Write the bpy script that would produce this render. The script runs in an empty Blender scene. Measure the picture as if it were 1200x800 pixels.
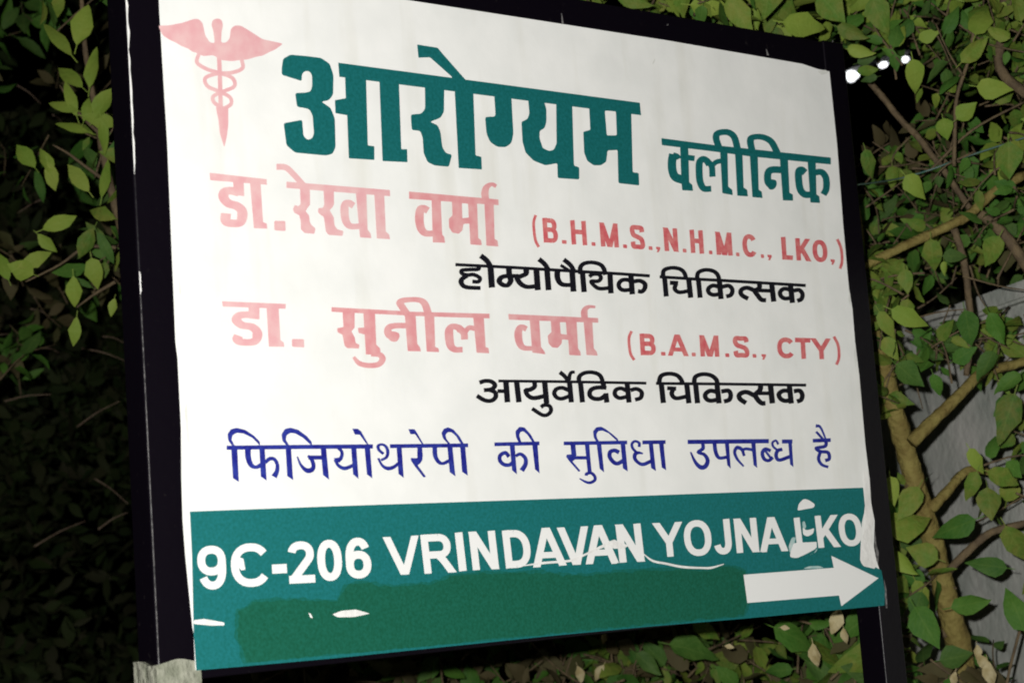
import bpy, bmesh, math, random
import numpy as np
from mathutils import Vector, Matrix
from mathutils.geometry import delaunay_2d_cdt

random.seed(7)
SC = bpy.context.scene
COL = SC.collection

# ------------------------------------------------------------------ camera
# vanishing points measured in the photograph (1200 x 800 pixels)
F = 2229.0
CX, CY = 600.0, 400.0
def nrm(v): return v.normalized()
eX = nrm(Vector((2854.0, 81.6, F)))                 # along the board, to the right
eZ = nrm(Vector((-1263.0, -16730.0, F)))            # up
eZ = nrm(eZ - eX * eZ.dot(eX))
eY = eZ.cross(eX)                                   # away, behind the board
def to_world(c): return Vector((c.dot(eX), c.dot(eY), c.dot(eZ)))
def ray(px, py): return to_world(Vector(((px - CX) / F, (py - CY) / F, 1.0)))   # depth 1 along the axis
SHEET_W = 1.22
rBL, rBR = ray(229, 784), ray(1034, 709)
# scale: both rays meet the plane y = const; board width SHEET_W
k = (rBR / rBR.y - rBL / rBL.y).x
DY = SHEET_W / k                                    # distance of camera to the board plane
CAM = Vector((0.0, -DY, 1.50))
CAM.x = -(rBL / rBL.y * DY).x
def at(px, py, depth): return CAM + ray(px, py) * depth
def onplane(px, py, off=0.0):
    r = ray(px, py)
    return CAM + r * ((DY - off) / r.y)
cam = bpy.data.cameras.new('camera'); camo = bpy.data.objects.new('camera', cam)
COL.objects.link(camo); SC.camera = camo
cam.sensor_width = 36.0; cam.lens = F * 36.0 / 1200.0
cam.dof.use_dof = True; cam.dof.focus_distance = 2.75; cam.dof.aperture_fstop = 8.0
SC.cycles.filter_width = 1.9
cam.clip_start = 0.05; cam.clip_end = 500.0
xr = to_world(Vector((1, 0, 0))); yu = to_world(Vector((0, -1, 0))); zb = to_world(Vector((0, 0, -1)))
camo.matrix_world = Matrix(((xr.x, yu.x, zb.x, CAM.x), (xr.y, yu.y, zb.y, CAM.y), (xr.z, yu.z, zb.z, CAM.z), (0, 0, 0, 1)))

# ------------------------------------------------------------------ night sky, weak moon, camera flash
SUN_EL, SUN_AZ = math.radians(35), math.radians(210)
w = bpy.data.worlds.new('World'); SC.world = w; w.use_nodes = True
nt = w.node_tree; bg = nt.nodes['Background']
sky = nt.nodes.new('ShaderNodeTexSky'); sky.sky_type = 'NISHITA'; sky.sun_disc = False
sky.sun_elevation = math.radians(-8); sky.sun_rotation = SUN_AZ
nt.links.new(sky.outputs[0], bg.inputs[0]); bg.inputs[1].default_value = 0.03
sun = bpy.data.lights.new('moon', 'SUN'); sun.energy = 0.006; sun.angle = math.radians(0.5); sun.color = (0.85, 0.9, 1.0)
suno = bpy.data.objects.new('moon', sun); COL.objects.link(suno)
suno.rotation_euler = (math.radians(90) - SUN_EL, 0, SUN_AZ)
FLASH_W = 368.0
fl = bpy.data.lights.new('camera_flash', 'POINT'); fl.energy = FLASH_W; fl.shadow_soft_size = 0.012; fl.color = (1.0, 0.985, 0.95)
flo = bpy.data.objects.new('camera_flash', fl); COL.objects.link(flo)
flo.location = CAM + yu * 0.058 - xr * 0.075
SC.view_settings.view_transform = 'Standard'; SC.view_settings.look = 'None'
SC.view_settings.exposure = 0.0; SC.view_settings.gamma = 1.0

# ------------------------------------------------------------------ materials
def mat(name, col, rough=0.5, spec=0.5, var=None, scale=8.0, bump=0.0, bscale=60.0, rand=None, coat=0.0, detail=6.0, vein=0.0):
    m = bpy.data.materials.new(name); m.use_nodes = True
    n = m.node_tree.nodes; l = m.node_tree.links; b = n['Principled BSDF']
    b.inputs['Base Color'].default_value = (*col, 1); b.inputs['Roughness'].default_value = rough
    b.inputs['Specular IOR Level'].default_value = spec
    if coat: b.inputs['Coat Weight'].default_value = coat
    co = n.new('ShaderNodeTexCoord')
    geo = n.new('ShaderNodeNewGeometry')
    src = None
    if var is not None:
        t = n.new('ShaderNodeTexNoise'); t.inputs['Scale'].default_value = scale; t.inputs['Detail'].default_value = detail
        l.new(geo.outputs['Position'], t.inputs['Vector'])
        r = n.new('ShaderNodeValToRGB'); r.color_ramp.elements[0].position = 0.35; r.color_ramp.elements[1].position = 0.68
        r.color_ramp.elements[0].color = (*col, 1); r.color_ramp.elements[1].color = (*var, 1)
        l.new(t.outputs['Fac'], r.inputs['Fac']); src = r.outputs['Color']
        l.new(src, b.inputs['Base Color'])
    if rand is not None:
        oi = n.new('ShaderNodeObjectInfo')
        ad = n.new('ShaderNodeMath'); ad.operation = 'ADD'
        l.new(oi.outputs['Random'], ad.inputs[0]); l.new(geo.outputs['Random Per Island'], ad.inputs[1])
        fr = n.new('ShaderNodeMath'); fr.operation = 'FRACT'; l.new(ad.outputs[0], fr.inputs[0])
        r2 = n.new('ShaderNodeValToRGB'); els = r2.color_ramp.elements
        els[0].position = 0.0; els[0].color = (*rand[0], 1); els[1].position = 1.0; els[1].color = (*rand[-1], 1)
        for i, c in enumerate(rand[1:-1]):
            e = els.new((i + 1) / (len(rand) - 1)); e.color = (*c, 1)
        l.new(fr.outputs[0], r2.inputs['Fac'])
        if src is not None:
            mx = n.new('ShaderNodeMix'); mx.data_type = 'RGBA'; mx.inputs[0].default_value = 0.45
            l.new(r2.outputs[0], mx.inputs[6]); l.new(src, mx.inputs[7]); l.new(mx.outputs[2], b.inputs['Base Color'])
            if vein:
                def mth(op, a, bb=None, cl=False):
                    q = n.new('ShaderNodeMath'); q.operation = op; q.use_clamp = cl
                    for i_, vv in enumerate((a, bb)):
                        if vv is None: continue
                        if isinstance(vv, (int, float)): q.inputs[i_].default_value = vv
                        else: l.new(vv, q.inputs[i_])
                    return q.outputs[0]
                uv = n.new('ShaderNodeUVMap'); uv.uv_map = 'UVMap'; sp = n.new('ShaderNodeSeparateXYZ'); l.new(uv.outputs[0], sp.inputs[0])
                av = mth('ABSOLUTE', sp.outputs[1])
                rib = mth('SUBTRACT', 1.0, mth('MULTIPLY', av, 9.0), True)
                ph = mth('SUBTRACT', mth('MULTIPLY', sp.outputs[0], 7.0), mth('MULTIPLY', av, 2.2))
                side = mth('MULTIPLY', mth('SUBTRACT', 1.0, mth('MULTIPLY', mth('PINGPONG', ph, 0.5), 7.0), True), 0.6)
                vf = mth('MULTIPLY', mth('MAXIMUM', rib, side), vein)
                m2 = n.new('ShaderNodeMix'); m2.data_type = 'RGBA'; l.new(vf, m2.inputs[0]); l.new(mx.outputs[2], m2.inputs[6])
                m2.inputs[7].default_value = (0.22, 0.30, 0.07, 1); l.new(m2.outputs[2], b.inputs['Base Color'])
        else:
            l.new(r2.outputs[0], b.inputs['Base Color'])
    if bump:
        t2 = n.new('ShaderNodeTexNoise'); t2.inputs['Scale'].default_value = bscale; t2.inputs['Detail'].default_value = 5
        l.new(geo.outputs['Position'], t2.inputs['Vector'])
        bp = n.new('ShaderNodeBump'); bp.inputs['Strength'].default_value = bump; bp.inputs['Distance'].default_value = 0.01
        l.new(t2.outputs['Fac'], bp.inputs['Height']); l.new(bp.outputs[0], b.inputs['Normal'])
    return m
M = {}
M['paper'] = mat('paper', (0.80, 0.80, 0.78), 0.6, 0.2, (0.74, 0.745, 0.725), 14.0, 0.12, 14.0, detail=8)
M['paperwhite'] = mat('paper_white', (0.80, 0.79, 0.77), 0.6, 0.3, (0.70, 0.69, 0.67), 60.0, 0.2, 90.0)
M['teal'] = mat('teal_print', (0.007, 0.118, 0.112), 0.6, 0.12, (0.011, 0.150, 0.160), 240.0, 0.05, 25.0, detail=8)
M['teal2'] = mat('teal_letter', (0.005, 0.100, 0.098), 0.6, 0.12, (0.009, 0.132, 0.138), 240.0, detail=8)
M['green'] = mat('green_overpaint', (0.006, 0.082, 0.046), 0.6, 0.12, (0.009, 0.108, 0.070), 240.0, 0.1, 40.0, detail=8)
M['greenthin'] = mat('thin_green_overpaint', (0.006, 0.098, 0.070), 0.6, 0.12, (0.009, 0.125, 0.108), 240.0, 0.1, 40.0, detail=8)
M['pink'] = mat('faded_red_print', (0.64, 0.27, 0.285), 0.6, 0.12, (0.68, 0.37, 0.37), 70.0, detail=8)
M['pinkpale'] = mat('pale_red_print', (0.67, 0.355, 0.375), 0.6, 0.12, (0.70, 0.45, 0.45), 60.0, detail=8)
M['red'] = mat('red_print', (0.56, 0.10, 0.115), 0.6, 0.12, (0.62, 0.21, 0.20), 130.0)
M['black'] = mat('black_print', (0.006, 0.006, 0.010), 0.6, 0.15)
M['blue'] = mat('blue_print', (0.012, 0.014, 0.20), 0.6, 0.12, (0.025, 0.04, 0.28), 120.0)
M['white'] = mat('white_print', (0.78, 0.78, 0.77), 0.5, 0.3)
M['smear'] = mat('smeared_print', (0.30, 0.48, 0.47), 0.6, 0.3, (0.55, 0.62, 0.60), 60.0)
M['metal'] = mat('black_painted_metal', (0.003, 0.002, 0.0042), 0.33, 0.2, (0.006, 0.0045, 0.007), 90.0, 0.06, 60.0)
_n = M['metal'].node_tree.nodes
for q in _n:
    if q.type == 'VALTORGB':
        q.color_ramp.elements[0].position = .66; q.color_ramp.elements[1].position = .86; q.color_ramp.elements[1].color = (.018, .016, .016, 1)
    if q.type == 'TEX_NOISE' and abs(q.inputs['Scale'].default_value - 90) < .1: q.inputs['Scale'].default_value = 130
M['scuff_glint'] = mat('scuff_and_glint', (0.22, 0.21, 0.21), 0.4, 0.5, (0.02, 0.02, 0.022), 160.0, 0.2, 200.0)  # chipped paint, and the thin parts of the painted post highlight
M['wrap'] = mat('grey_wrap', (0.19, 0.20, 0.15), 0.8, 0.2, (0.32, 0.32, 0.26), 60.0, 0.6, 120.0)
M['panel'] = mat('panel_back', (0.03, 0.03, 0.032), 0.6, 0.3)

LEAF_G = [(0.028, 0.075, 0.012), (0.055, 0.13, 0.016), (0.11, 0.19, 0.022), (0.085, 0.145, 0.02), (0.18, 0.24, 0.035), (0.065, 0.10, 0.018)]
M['leaf'] = mat('green_leaf', (0.06, 0.13, 0.018), 0.6, 0.12, (0.17, 0.15, 0.035), 55.0, 0.35, 90.0, rand=LEAF_G, vein=.16)
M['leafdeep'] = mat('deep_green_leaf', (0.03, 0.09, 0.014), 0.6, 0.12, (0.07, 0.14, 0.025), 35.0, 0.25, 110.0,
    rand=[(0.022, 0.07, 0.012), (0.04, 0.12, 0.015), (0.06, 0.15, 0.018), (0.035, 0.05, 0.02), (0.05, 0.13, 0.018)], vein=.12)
M['leafyellow'] = mat('yellow_green_leaf', (0.10, 0.19, 0.02), 0.6, 0.12, (0.16, 0.22, 0.03), 30.0, 0.2, 110.0,
    rand=[(0.11, 0.175, 0.024), (0.215, 0.27, 0.045), (0.16, 0.215, 0.035), (0.25, 0.28, 0.06)], vein=.16)
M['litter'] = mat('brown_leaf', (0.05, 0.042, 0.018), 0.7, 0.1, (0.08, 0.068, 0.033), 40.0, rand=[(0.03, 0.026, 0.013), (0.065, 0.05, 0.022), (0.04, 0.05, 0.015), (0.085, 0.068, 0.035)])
M['dry'] = mat('dry_leaf', (0.30, 0.24, 0.11), 0.7, 0.2, (0.46, 0.40, 0.24), 50.0, 0.3, 120.0)
M['dryst'] = mat('dry_stalk', (0.16, 0.11, 0.08), 0.8, 0.1, (0.24, 0.18, 0.13), 50.0)
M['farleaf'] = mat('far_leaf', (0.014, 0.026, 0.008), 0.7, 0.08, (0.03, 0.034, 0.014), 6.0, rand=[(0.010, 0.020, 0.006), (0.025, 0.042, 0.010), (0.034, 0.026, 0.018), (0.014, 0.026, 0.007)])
M['bark'] = mat('yellow_bark', (0.16, 0.12, 0.035), 0.75, 0.2, (0.24, 0.20, 0.06), 40.0, 0.7, 90.0)
M['barkbrown'] = mat('brown_bark', (0.09, 0.065, 0.04), 0.8, 0.2, (0.15, 0.11, 0.06), 40.0, 0.7, 90.0)
M['plaster'] = mat('grey_plaster', (0.37, 0.40, 0.36), 0.9, 0.1, (0.62, 0.61, 0.57), 7.0, 0.35, 45.0, detail=11)
M['soil'] = mat('soil', (0.045, 0.036, 0.026), 0.95, 0.1, (0.03, 0.045, 0.016), 3.0, 0.6, 25.0)
M['wire'] = mat('green_wire', (0.05, 0.13, 0.11), 0.5, 0.4, (0.12, 0.17, 0.15), 60.0)
M['polegrey'] = mat('pole_grey', (0.18, 0.18, 0.18), 0.5, 0.5, (0.14, 0.14, 0.14), 8.0)
m = bpy.data.materials.new('lit_tube'); m.use_nodes = True
b = m.node_tree.nodes['Principled BSDF']; b.inputs['Emission Color'].default_value = (0.95, 0.98, 1.0, 1); b.inputs['Emission Strength'].default_value = 4.0
M['tube'] = m

# ------------------------------------------------------------------ object helpers
def link_mesh(name, verts, faces, material, parent=None, smooth=False):
    me = bpy.data.meshes.new(name); me.from_pydata([tuple(v) for v in verts], [], faces); me.update()
    if material: me.materials.append(material)
    if smooth:
        for p in me.polygons: p.use_smooth = True
    o = bpy.data.objects.new(name, me); COL.objects.link(o)
    if parent: attach(o, parent)
    return o
def attach(o, parent):
    o.parent = parent
    o.matrix_parent_inverse = Matrix.Translation(-parent.location)
def thing(name, label, cat, loc, group=None):
    o = bpy.data.objects.new(name, None); COL.objects.link(o); o.location = loc; o.empty_display_size = 0.1
    o['label'] = label; o['category'] = cat
    if group: o['group'] = group
    return o
def bevel_box(name, p0, p1, material, parent, bev=0.004, seg=3, shear=None):
    bm = bmesh.new(); bmesh.ops.create_cube(bm, size=1.0)
    c = (Vector(p0) + Vector(p1)) / 2; s = Vector(p1) - Vector(p0)
    for v in bm.verts: v.co = Vector((v.co.x * s.x, v.co.y * s.y, v.co.z * s.z)) + c
    if shear: 
        for v in bm.verts: v.co = shear(v.co)
    if bev: bmesh.ops.bevel(bm, geom=list(bm.edges), offset=bev, segments=seg, profile=0.5, affect='EDGES')
    me = bpy.data.meshes.new(name); bm.to_mesh(me); bm.free(); me.materials.append(material)
    for p in me.polygons: p.use_smooth = bev > 0
    o = bpy.data.objects.new(name, me); COL.objects.link(o)
    if parent: attach(o, parent)
    if bev:
        md = o.modifiers.new('wn', 'WEIGHTED_NORMAL'); md.keep_sharp = False
    return o
def spline(pts, n=6, closed=False):
    P = [Vector(p) for p in pts]; N = len(P); out = []
    if N < 3: return P
    rng = range(N if closed else N - 1)
    for i in rng:
        p0 = P[(i - 1) % N] if (closed or i > 0) else P[0] * 2 - P[1]
        p1, p2 = P[i], P[(i + 1) % N]
        p3 = P[(i + 2) % N] if (closed or i + 2 < N) else P[-1] * 2 - P[-2]
        for j in range(n):
            t = j / n; t2 = t * t; t3 = t2 * t
            out.append(0.5 * ((2 * p1) + (p2 - p0) * t + (2 * p0 - 5 * p1 + 4 * p2 - p3) * t2 + (3 * p1 - p0 - 3 * p2 + p3) * t3))
    if not closed: out.append(P[-1])
    return out
def tube(name, pts, radii, material, parent=None, sides=8, wob=0.0, sub=6):
    wob *= 1.8
    ctr = spline(pts, sub); n = len(ctr)
    rr = [radii[0] + (radii[-1] - radii[0]) * i / (n - 1) for i in range(n)] if len(radii) == 2 else list(np.interp(np.linspace(0, 1, n), np.linspace(0, 1, len(radii)), radii))
    vs, fs = [], []
    ref = Vector((0.31, 0.2, 0.93))
    for i, c in enumerate(ctr):
        d = (ctr[min(i + 1, n - 1)] - ctr[max(i - 1, 0)]).normalized()
        a = d.cross(ref)
        if a.length < 0.05: a = d.cross(Vector((1, 0, 0)))
        a.normalize(); b2 = d.cross(a)
        for s in range(sides):
            th = 2 * math.pi * s / sides; r = rr[i] * (1 + wob * (random.random() - 0.5) * 2)
            vs.append(c + a * (math.cos(th) * r) + b2 * (math.sin(th) * r))
    for i in range(n - 1):
        for s in range(sides):
            s2 = (s + 1) % sides
            fs.append((i * sides + s, i * sides + s2, (i + 1) * sides + s2, (i + 1) * sides + s))
    fs.append(tuple(range(sides))[::-1]); fs.append(tuple((n - 1) * sides + s for s in range(sides)))
    return link_mesh(name, vs, fs, material, parent, True)

# ------------------------------------------------------------------ ground
g = link_mesh('ground', [(-60, -60, 0), (60, -60, 0), (60, 60, 0), (-60, 60, 0)], [(0, 1, 2, 3)], M['soil']); g['kind'] = 'structure'

# ------------------------------------------------------------------ sign board
BL, BR, TR = onplane(229, 784), onplane(1034, 709), onplane(972, 80)
ZB, ZT = BL.z, TR.z
PW = 0.050
pxl = onplane(166, 400).x                                  # outer front edge of the near post
lx0, lx1 = pxl, pxl + PW
rx1 = onplane(1024, 400).x; rx0 = rx1 - PW
ztop = onplane(840, 24).z
sign = thing('sign_board', 'white clinic sign with green band on black metal frame and two posts', 'sign', ((lx0 + rx1) / 2, 0.0, 0.0))
def jitter_post(o): return o
bevel_box('post', (lx0, 0.0, -0.3), (lx1, PW, ztop), M['metal'], sign, 0.0035, 3)
bevel_box('post', (rx0, 0.0, -0.3), (rx1, PW, ztop - 0.001), M['metal'], sign, 0.0035, 3)
bevel_box('top_rail', (lx1 - 0.001, 0.0025, ztop - 0.052), (rx0 + 0.001, PW - 0.0025, ztop - 0.003), M['metal'], sign, 0.003, 2)
zb0 = ZB - 0.012
def slant(v):
    t = (v.x - lx1) / (rx0 - lx1)
    return Vector((v.x, v.y, v.z + 0.016 * t))
bevel_box('bottom_rail', (lx1 - 0.001, 0.0025, zb0), (rx0 + 0.001, PW - 0.0025, zb0 + 0.05), M['metal'], sign, 0.003, 2, slant)
bevel_box('back_panel', (lx1 + 0.001, -0.0030, ZB + 0.004), (rx0 - 0.001, 0.0015, ZT - 0.004), M['metal'], sign, 0)
# rag wrapped round the foot of the near post
wz1 = onplane(190, 776).z
bm = bmesh.new(); ring = []
NS, NV = 40, 14
for iv in range(NV):
    z = wz1 - 0.16 * iv / (NV - 1)
    row = []
    for s in range(NS):
        th = 2 * math.pi * s / NS
        cxn, syn = math.cos(th), math.sin(th)
        q = max(abs(cxn), abs(syn)); r = 0.5 * PW + 0.004
        x, y = cxn / q * r, syn / q * r
        f = 1 + 0.03 * math.sin(9 * th + iv) * math.sin(1.3 * iv) + 0.02 * random.random()
        row.append(bm.verts.new((lx0 + PW / 2 + x * f, PW / 2 + y * f, z + (0.003 * math.sin(3 * th) if iv == 0 else 0))))
    ring.append(row)
for i in range(NV - 1):
    for s in range(NS): bm.faces.new((ring[i][s], ring[i + 1][s], ring[i + 1][(s + 1) % NS], ring[i][(s + 1) % NS]))
for rw in (ring[0], ring[-1][::-1]):
    c = bm.verts.new((lx0 + PW / 2, PW / 2, rw[0].co.z))
    for s in range(NS): bm.faces.new((rw[s], rw[(s + 1) % NS], c))
me = bpy.data.meshes.new('cloth_wrap'); bm.to_mesh(me); bm.free(); me.materials.append(M['wrap'])
o = bpy.data.objects.new('cloth_wrap', me); COL.objects.link(o); attach(o, sign)

# ---- flat shapes traced on the board --------------------------------------------------
def ccw(p):
    a = sum(p[i][0] * p[(i + 1) % len(p)][1] - p[(i + 1) % len(p)][0] * p[i][1] for i in range(len(p)))
    return p if a > 0 else p[::-1]
def rounded(pts, r, n=4):
    out = []; N = len(pts)
    for i in range(N):
        p, a, c = Vector(pts[i]), Vector(pts[i - 1]), Vector(pts[(i + 1) % N])
        da, dc = (a - p).length, (c - p).length
        ra, rc = min(r, da * 0.48), min(r, dc * 0.48)
        s, e = p + (a - p) * (ra / da), p + (c - p) * (rc / dc)
        for j in range(n + 1):
            t = j / n
            out.append(s * (1 - t) ** 2 + p * 2 * t * (1 - t) + e * t * t)
    return out
def stroke_quads(pts, wv, wh, taper=None):
    n = len(pts); L, R = [], []
    for i in range(n):
        d0 = (pts[i] - pts[i - 1]).normalized() if i > 0 else (pts[1] - pts[0]).normalized()
        d1 = (pts[i + 1] - pts[i]).normalized() if i < n - 1 else d0
        d = (d0 + d1)
        d = d.normalized() if d.length > 1e-6 else d1
        nn = Vector((-d.y, d.x)); c = max(0.55, d.dot(d1))
        hw = 0.5 * (wv * abs(d.y) ** 1.3 + wh * abs(d.x) ** 1.3) / max(1e-6, (abs(d.y) ** 1.3 + abs(d.x) ** 1.3)) / c
        if taper: hw *= np.interp(i / (n - 1), np.linspace(0, 1, len(taper)), taper)
        L.append(pts[i] + nn * hw); R.append(pts[i] - nn * hw)
    return [[L[i], R[i], R[i + 1], L[i + 1]] for i in range(n - 1)]
class Print:
    """shapes traced in zoomed pixel coordinates, merged, then laid on the board's plane"""
    def __init__(s): s.pos, s.neg = [], []; s.z(0, 0, 1)
    def z(s, x0, y0, sc): s.x0, s.y0, s.s = x0, y0, sc; return s
    def _m(s, p): return Vector((s.x0 + p[0] / s.s, s.y0 + p[1] / s.s))
    def P(s, *pts, r=0.0):
        q = [Vector(p) for p in pts]
        if r: q = rounded(q, r)
        s.pos.append([s._m(p) for p in q]); return s
    def C(s, *pts): s.pos.append([s._m(p) for p in spline(pts, 5, True)]); return s
    def H(s, *pts, r=0.0):
        q = [Vector(p) for p in pts]
        if r: q = rounded(q, r)
        s.neg.append([s._m(p) for p in q]); return s
    def S(s, w, *pts, t=None):
        wv, wh = w if isinstance(w, tuple) else (w, w)
        q = spline(pts, 5) if len(pts) > 2 else [Vector(p) for p in pts]
        for quad in stroke_quads(q, wv, wh, t): s.pos.append([s._m(p) for p in quad])
        return s
    def L(s, w, *pts):
        wv, wh = w if isinstance(w, tuple) else (w, w)
        for quad in stroke_quads([Vector(p) for p in pts], wv, wh): s.pos.append([s._m(p) for p in quad])
        return s
    def build(s, name, material, off, label=None):
        vs, fs, neg = [], [], set()
        for k2, poly in enumerate(s.pos + s.neg):
            poly = ccw([(p[0], p[1]) for p in poly]); b0 = len(vs)
            vs += [Vector(p) for p in poly]; fs.append(list(range(b0, b0 + len(poly))))
            if k2 >= len(s.pos): neg.add(k2)
        eds = [(f[i], f[(i + 1) % len(f)]) for f in fs for i in range(len(f))]
        V, E, T, ov, oe, of = delaunay_2d_cdt(vs, eds, [], 0, 1e-4)
        cen = np.array([[sum(V[i].x for i in t) / 3, sum(V[i].y for i in t) / 3] for t in T])
        wind = np.zeros(len(T)); hole = np.zeros(len(T), bool)
        for k2, f in enumerate(fs):
            q = np.array([[vs[i].x, vs[i].y] for i in f]); wn_ = np.zeros(len(T))
            mk = (cen[:, 0] >= q[:, 0].min()) & (cen[:, 0] <= q[:, 0].max()) & (cen[:, 1] >= q[:, 1].min()) & (cen[:, 1] <= q[:, 1].max())
            if not mk.any(): continue
            c = cen[mk]; r_ = np.zeros(len(c))
            for i in range(len(q)):
                a, b = q[i], q[(i + 1) % len(q)]
                cr = (b[0] - a[0]) * (c[:, 1] - a[1]) - (c[:, 0] - a[0]) * (b[1] - a[1])
                r_ += ((a[1] <= c[:, 1]) & (b[1] > c[:, 1]) & (cr > 0)).astype(int) - ((a[1] > c[:, 1]) & (b[1] <= c[:, 1]) & (cr < 0)).astype(int)
            if k2 in neg: hole[mk] |= r_ != 0
            else: wind[mk] += r_ != 0
        keep = [t for t, a, h in zip(T, wind, hole) if a > 0 and not h]
        used = sorted({i for t in keep for i in t}); ix = {u: i for i, u in enumerate(used)}
        verts = [onplane(V[i].x, V[i].y, off) for i in used]
        faces = [tuple(ix[i] for i in t) for t in keep]
        o = link_mesh(name, verts, faces, material, sign)
        for p in o.data.polygons:
            pass
        bm = bmesh.new(); bm.from_mesh(o.data)
        bm.normal_update()
        for f in bm.faces:
            if f.normal.y > 0: f.normal_flip()
        bm.to_mesh(o.data); bm.free()
        if label: o['label'] = label
        return o

# sheet and band
p = Print()
p.P((184, -44), (420, -9), (472, -0.5), (640, 25.5), (781, 47.5), (940, 75), (958, 81), (972, 84), (981, 170), (988, 262), (993, 318), (995, 338), (999, 362), (1002, 400), (1007, 440),
    (1014, 520), (1017, 545), (1019, 560), (1021, 590), (1025, 610), (1024, 640), (1027, 656), (1031, 668), (1036, 690), (1036, 708),
    (871, 724), (760, 733), (640, 744.5), (400, 769), (229, 784.5), (227, 742), (225.5, 735), (221, 690), (217, 650), (214, 610), (212.5, 560), (212, 500), (208, 420), (205.5, 400), (196, 170), (187, 20))
p.build('printed_sheet', M['paper'], 0.0042, 'white vinyl sheet with curling edges')
p = Print()
p.P((222.5, 599), (400, 592.5), (700, 582.5), (1011.5, 571), (1014, 595), (1010, 612), (1008.5, 640), (1008, 656), (1012, 661), (1027, 664.5), (1033, 668), (1037, 692), (1036.5, 709),
    (871, 724.5), (760, 733.8), (640, 745.2), (400, 770), (300, 779), (230, 785), (227, 742), (225, 650))
p.build('green_band', M['teal'], 0.0046)
PATCH = ((277, 747), (278.5, 716), (283, 713.5), (289, 712), (296, 704), (345, 702), (396, 704), (404, 688), (416, 681.5), (440, 684), (462, 686.5), (505, 684), (530, 674), (560, 671), (600, 671.5),
    (640, 670), (665, 674), (700, 672), (745, 668), (780, 667), (820, 668), (850, 663), (872, 668), (878, 700), (872, 721), (760, 731.5), (700, 737), (640, 743), (540, 753), (450, 762), (380, 768), (320, 774), (288, 776), (284, 767), (282, 757))
def ragged(pts, grow, amp, seed, step=5.0):
    rg = random.Random(seed); c = Vector((580, 715)); out = []
    for i in range(len(pts)):
        a, b = Vector(pts[i]), Vector(pts[(i + 1) % len(pts)]); n = max(1, int((b - a).length / step))
        nn = Vector((b - a).yx); nn = Vector((nn.x, -nn.y)).normalized()
        for j in range(n):
            q = a.lerp(b, j / n) + nn * (grow + rg.gauss(0, amp))
            q.y = min(q.y, 784 - 0.094 * (q.x - 229) - 1.5); out.append((q.x, q.y))
    return out
Print().P(*ragged(PATCH, 2.2, 1.0, 4), r=2).build('thin_paint_edge', M['greenthin'], 0.0049)
Print().P(*ragged(PATCH, -0.6, 0.9, 5), r=2).build('overpainted_patch', M['green'], 0.0051, 'darker green paint covering old writing')

_m = M['paper']; _n = _m.node_tree.nodes; _l = _m.node_tree.links
_g = _n.new('ShaderNodeNewGeometry'); _mp = _n.new('ShaderNodeMapping'); _mp.inputs['Scale'].default_value = (9, 9, 1.2); _l.new(_g.outputs['Position'], _mp.inputs[0])
_t = _n.new('ShaderNodeTexNoise'); _t.inputs['Scale'].default_value = 2.2; _t.inputs['Detail'].default_value = 8; _l.new(_mp.outputs[0], _t.inputs['Vector'])
_r = _n.new('ShaderNodeValToRGB'); _r.color_ramp.elements[0].position = .55; _r.color_ramp.elements[1].position = .8
_r.color_ramp.elements[0].color = (1, 1, 1, 1); _r.color_ramp.elements[1].color = (.88, .87, .83, 1); _l.new(_t.outputs['Fac'], _r.inputs[0])
_x = _n.new('ShaderNodeMix'); _x.data_type = 'RGBA'; _x.blend_type = 'MULTIPLY'; _x.inputs[0].default_value = 1.0
_src = _n['Principled BSDF'].inputs['Base Color'].links[0].from_socket
_l.new(_src, _x.inputs[6]); _l.new(_r.outputs[0], _x.inputs[7]); _l.new(_x.outputs[2], _n['Principled BSDF'].inputs['Base Color'])
M['stain'] = mat('grey_stain', (0.60, 0.61, 0.57), 0.7, 0.1, (0.72, 0.72, 0.69), 80.0)
for pts in (((764, 76), (767, 69), (768.5, 69), (766, 75)), ((958, 83), (968, 82), (971, 86), (962, 88)), ((994, 336), (996.5, 345), (997, 360), (994.5, 352)), ((1001, 405), (1004, 420), (1003.5, 436), (1000.5, 418)), ((209, 330), (210, 320), (212, 345), (210.5, 344)), ((216, 480), (219, 470), (222, 520), (219, 515))):
    Print().P(*pts, r=2).build('stain', M['stain'], 0.0045)
# staff and wings emblem
p = Print().z(180, 10, 4.706)
p.P((25, 95), (80, 95), (160, 80), (225, 58), (250, 60), (270, 80), (285, 150), (310, 188), (338, 193), (328, 120), (318, 92), (325, 65), (348, 55), (375, 62), (383, 95), (375, 130), (372, 190), (400, 190), (420, 165), (425, 115), (445, 95), (480, 95), (530, 125), (600, 170), (715, 195),
    (670, 228), (640, 240), (600, 262), (570, 266), (520, 282), (470, 286), (430, 292), (370, 285), (330, 258), (270, 264), (245, 248), (210, 238), (190, 222), (150, 207), (125, 190), (90, 175), (50, 150), r=14)
p.S(24, (360, 250), (365, 360), (370, 540)).P((342, 540), (412, 545), (412, 640), (405, 700), (390, 768), (365, 690), (358, 620), r=14)
p.S(21, (250, 250), (240, 300), (300, 338), (370, 358), (435, 385), (445, 430), (385, 458), (330, 485), (335, 520), (385, 552))
p.S(21, (485, 280), (490, 330), (430, 355), (350, 360), (285, 385), (298, 430), (360, 458), (420, 490), (425, 530), (370, 560))
p.build('emblem', M['pinkpale'], 0.0046, 'faded red winged staff with two snakes')

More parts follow.
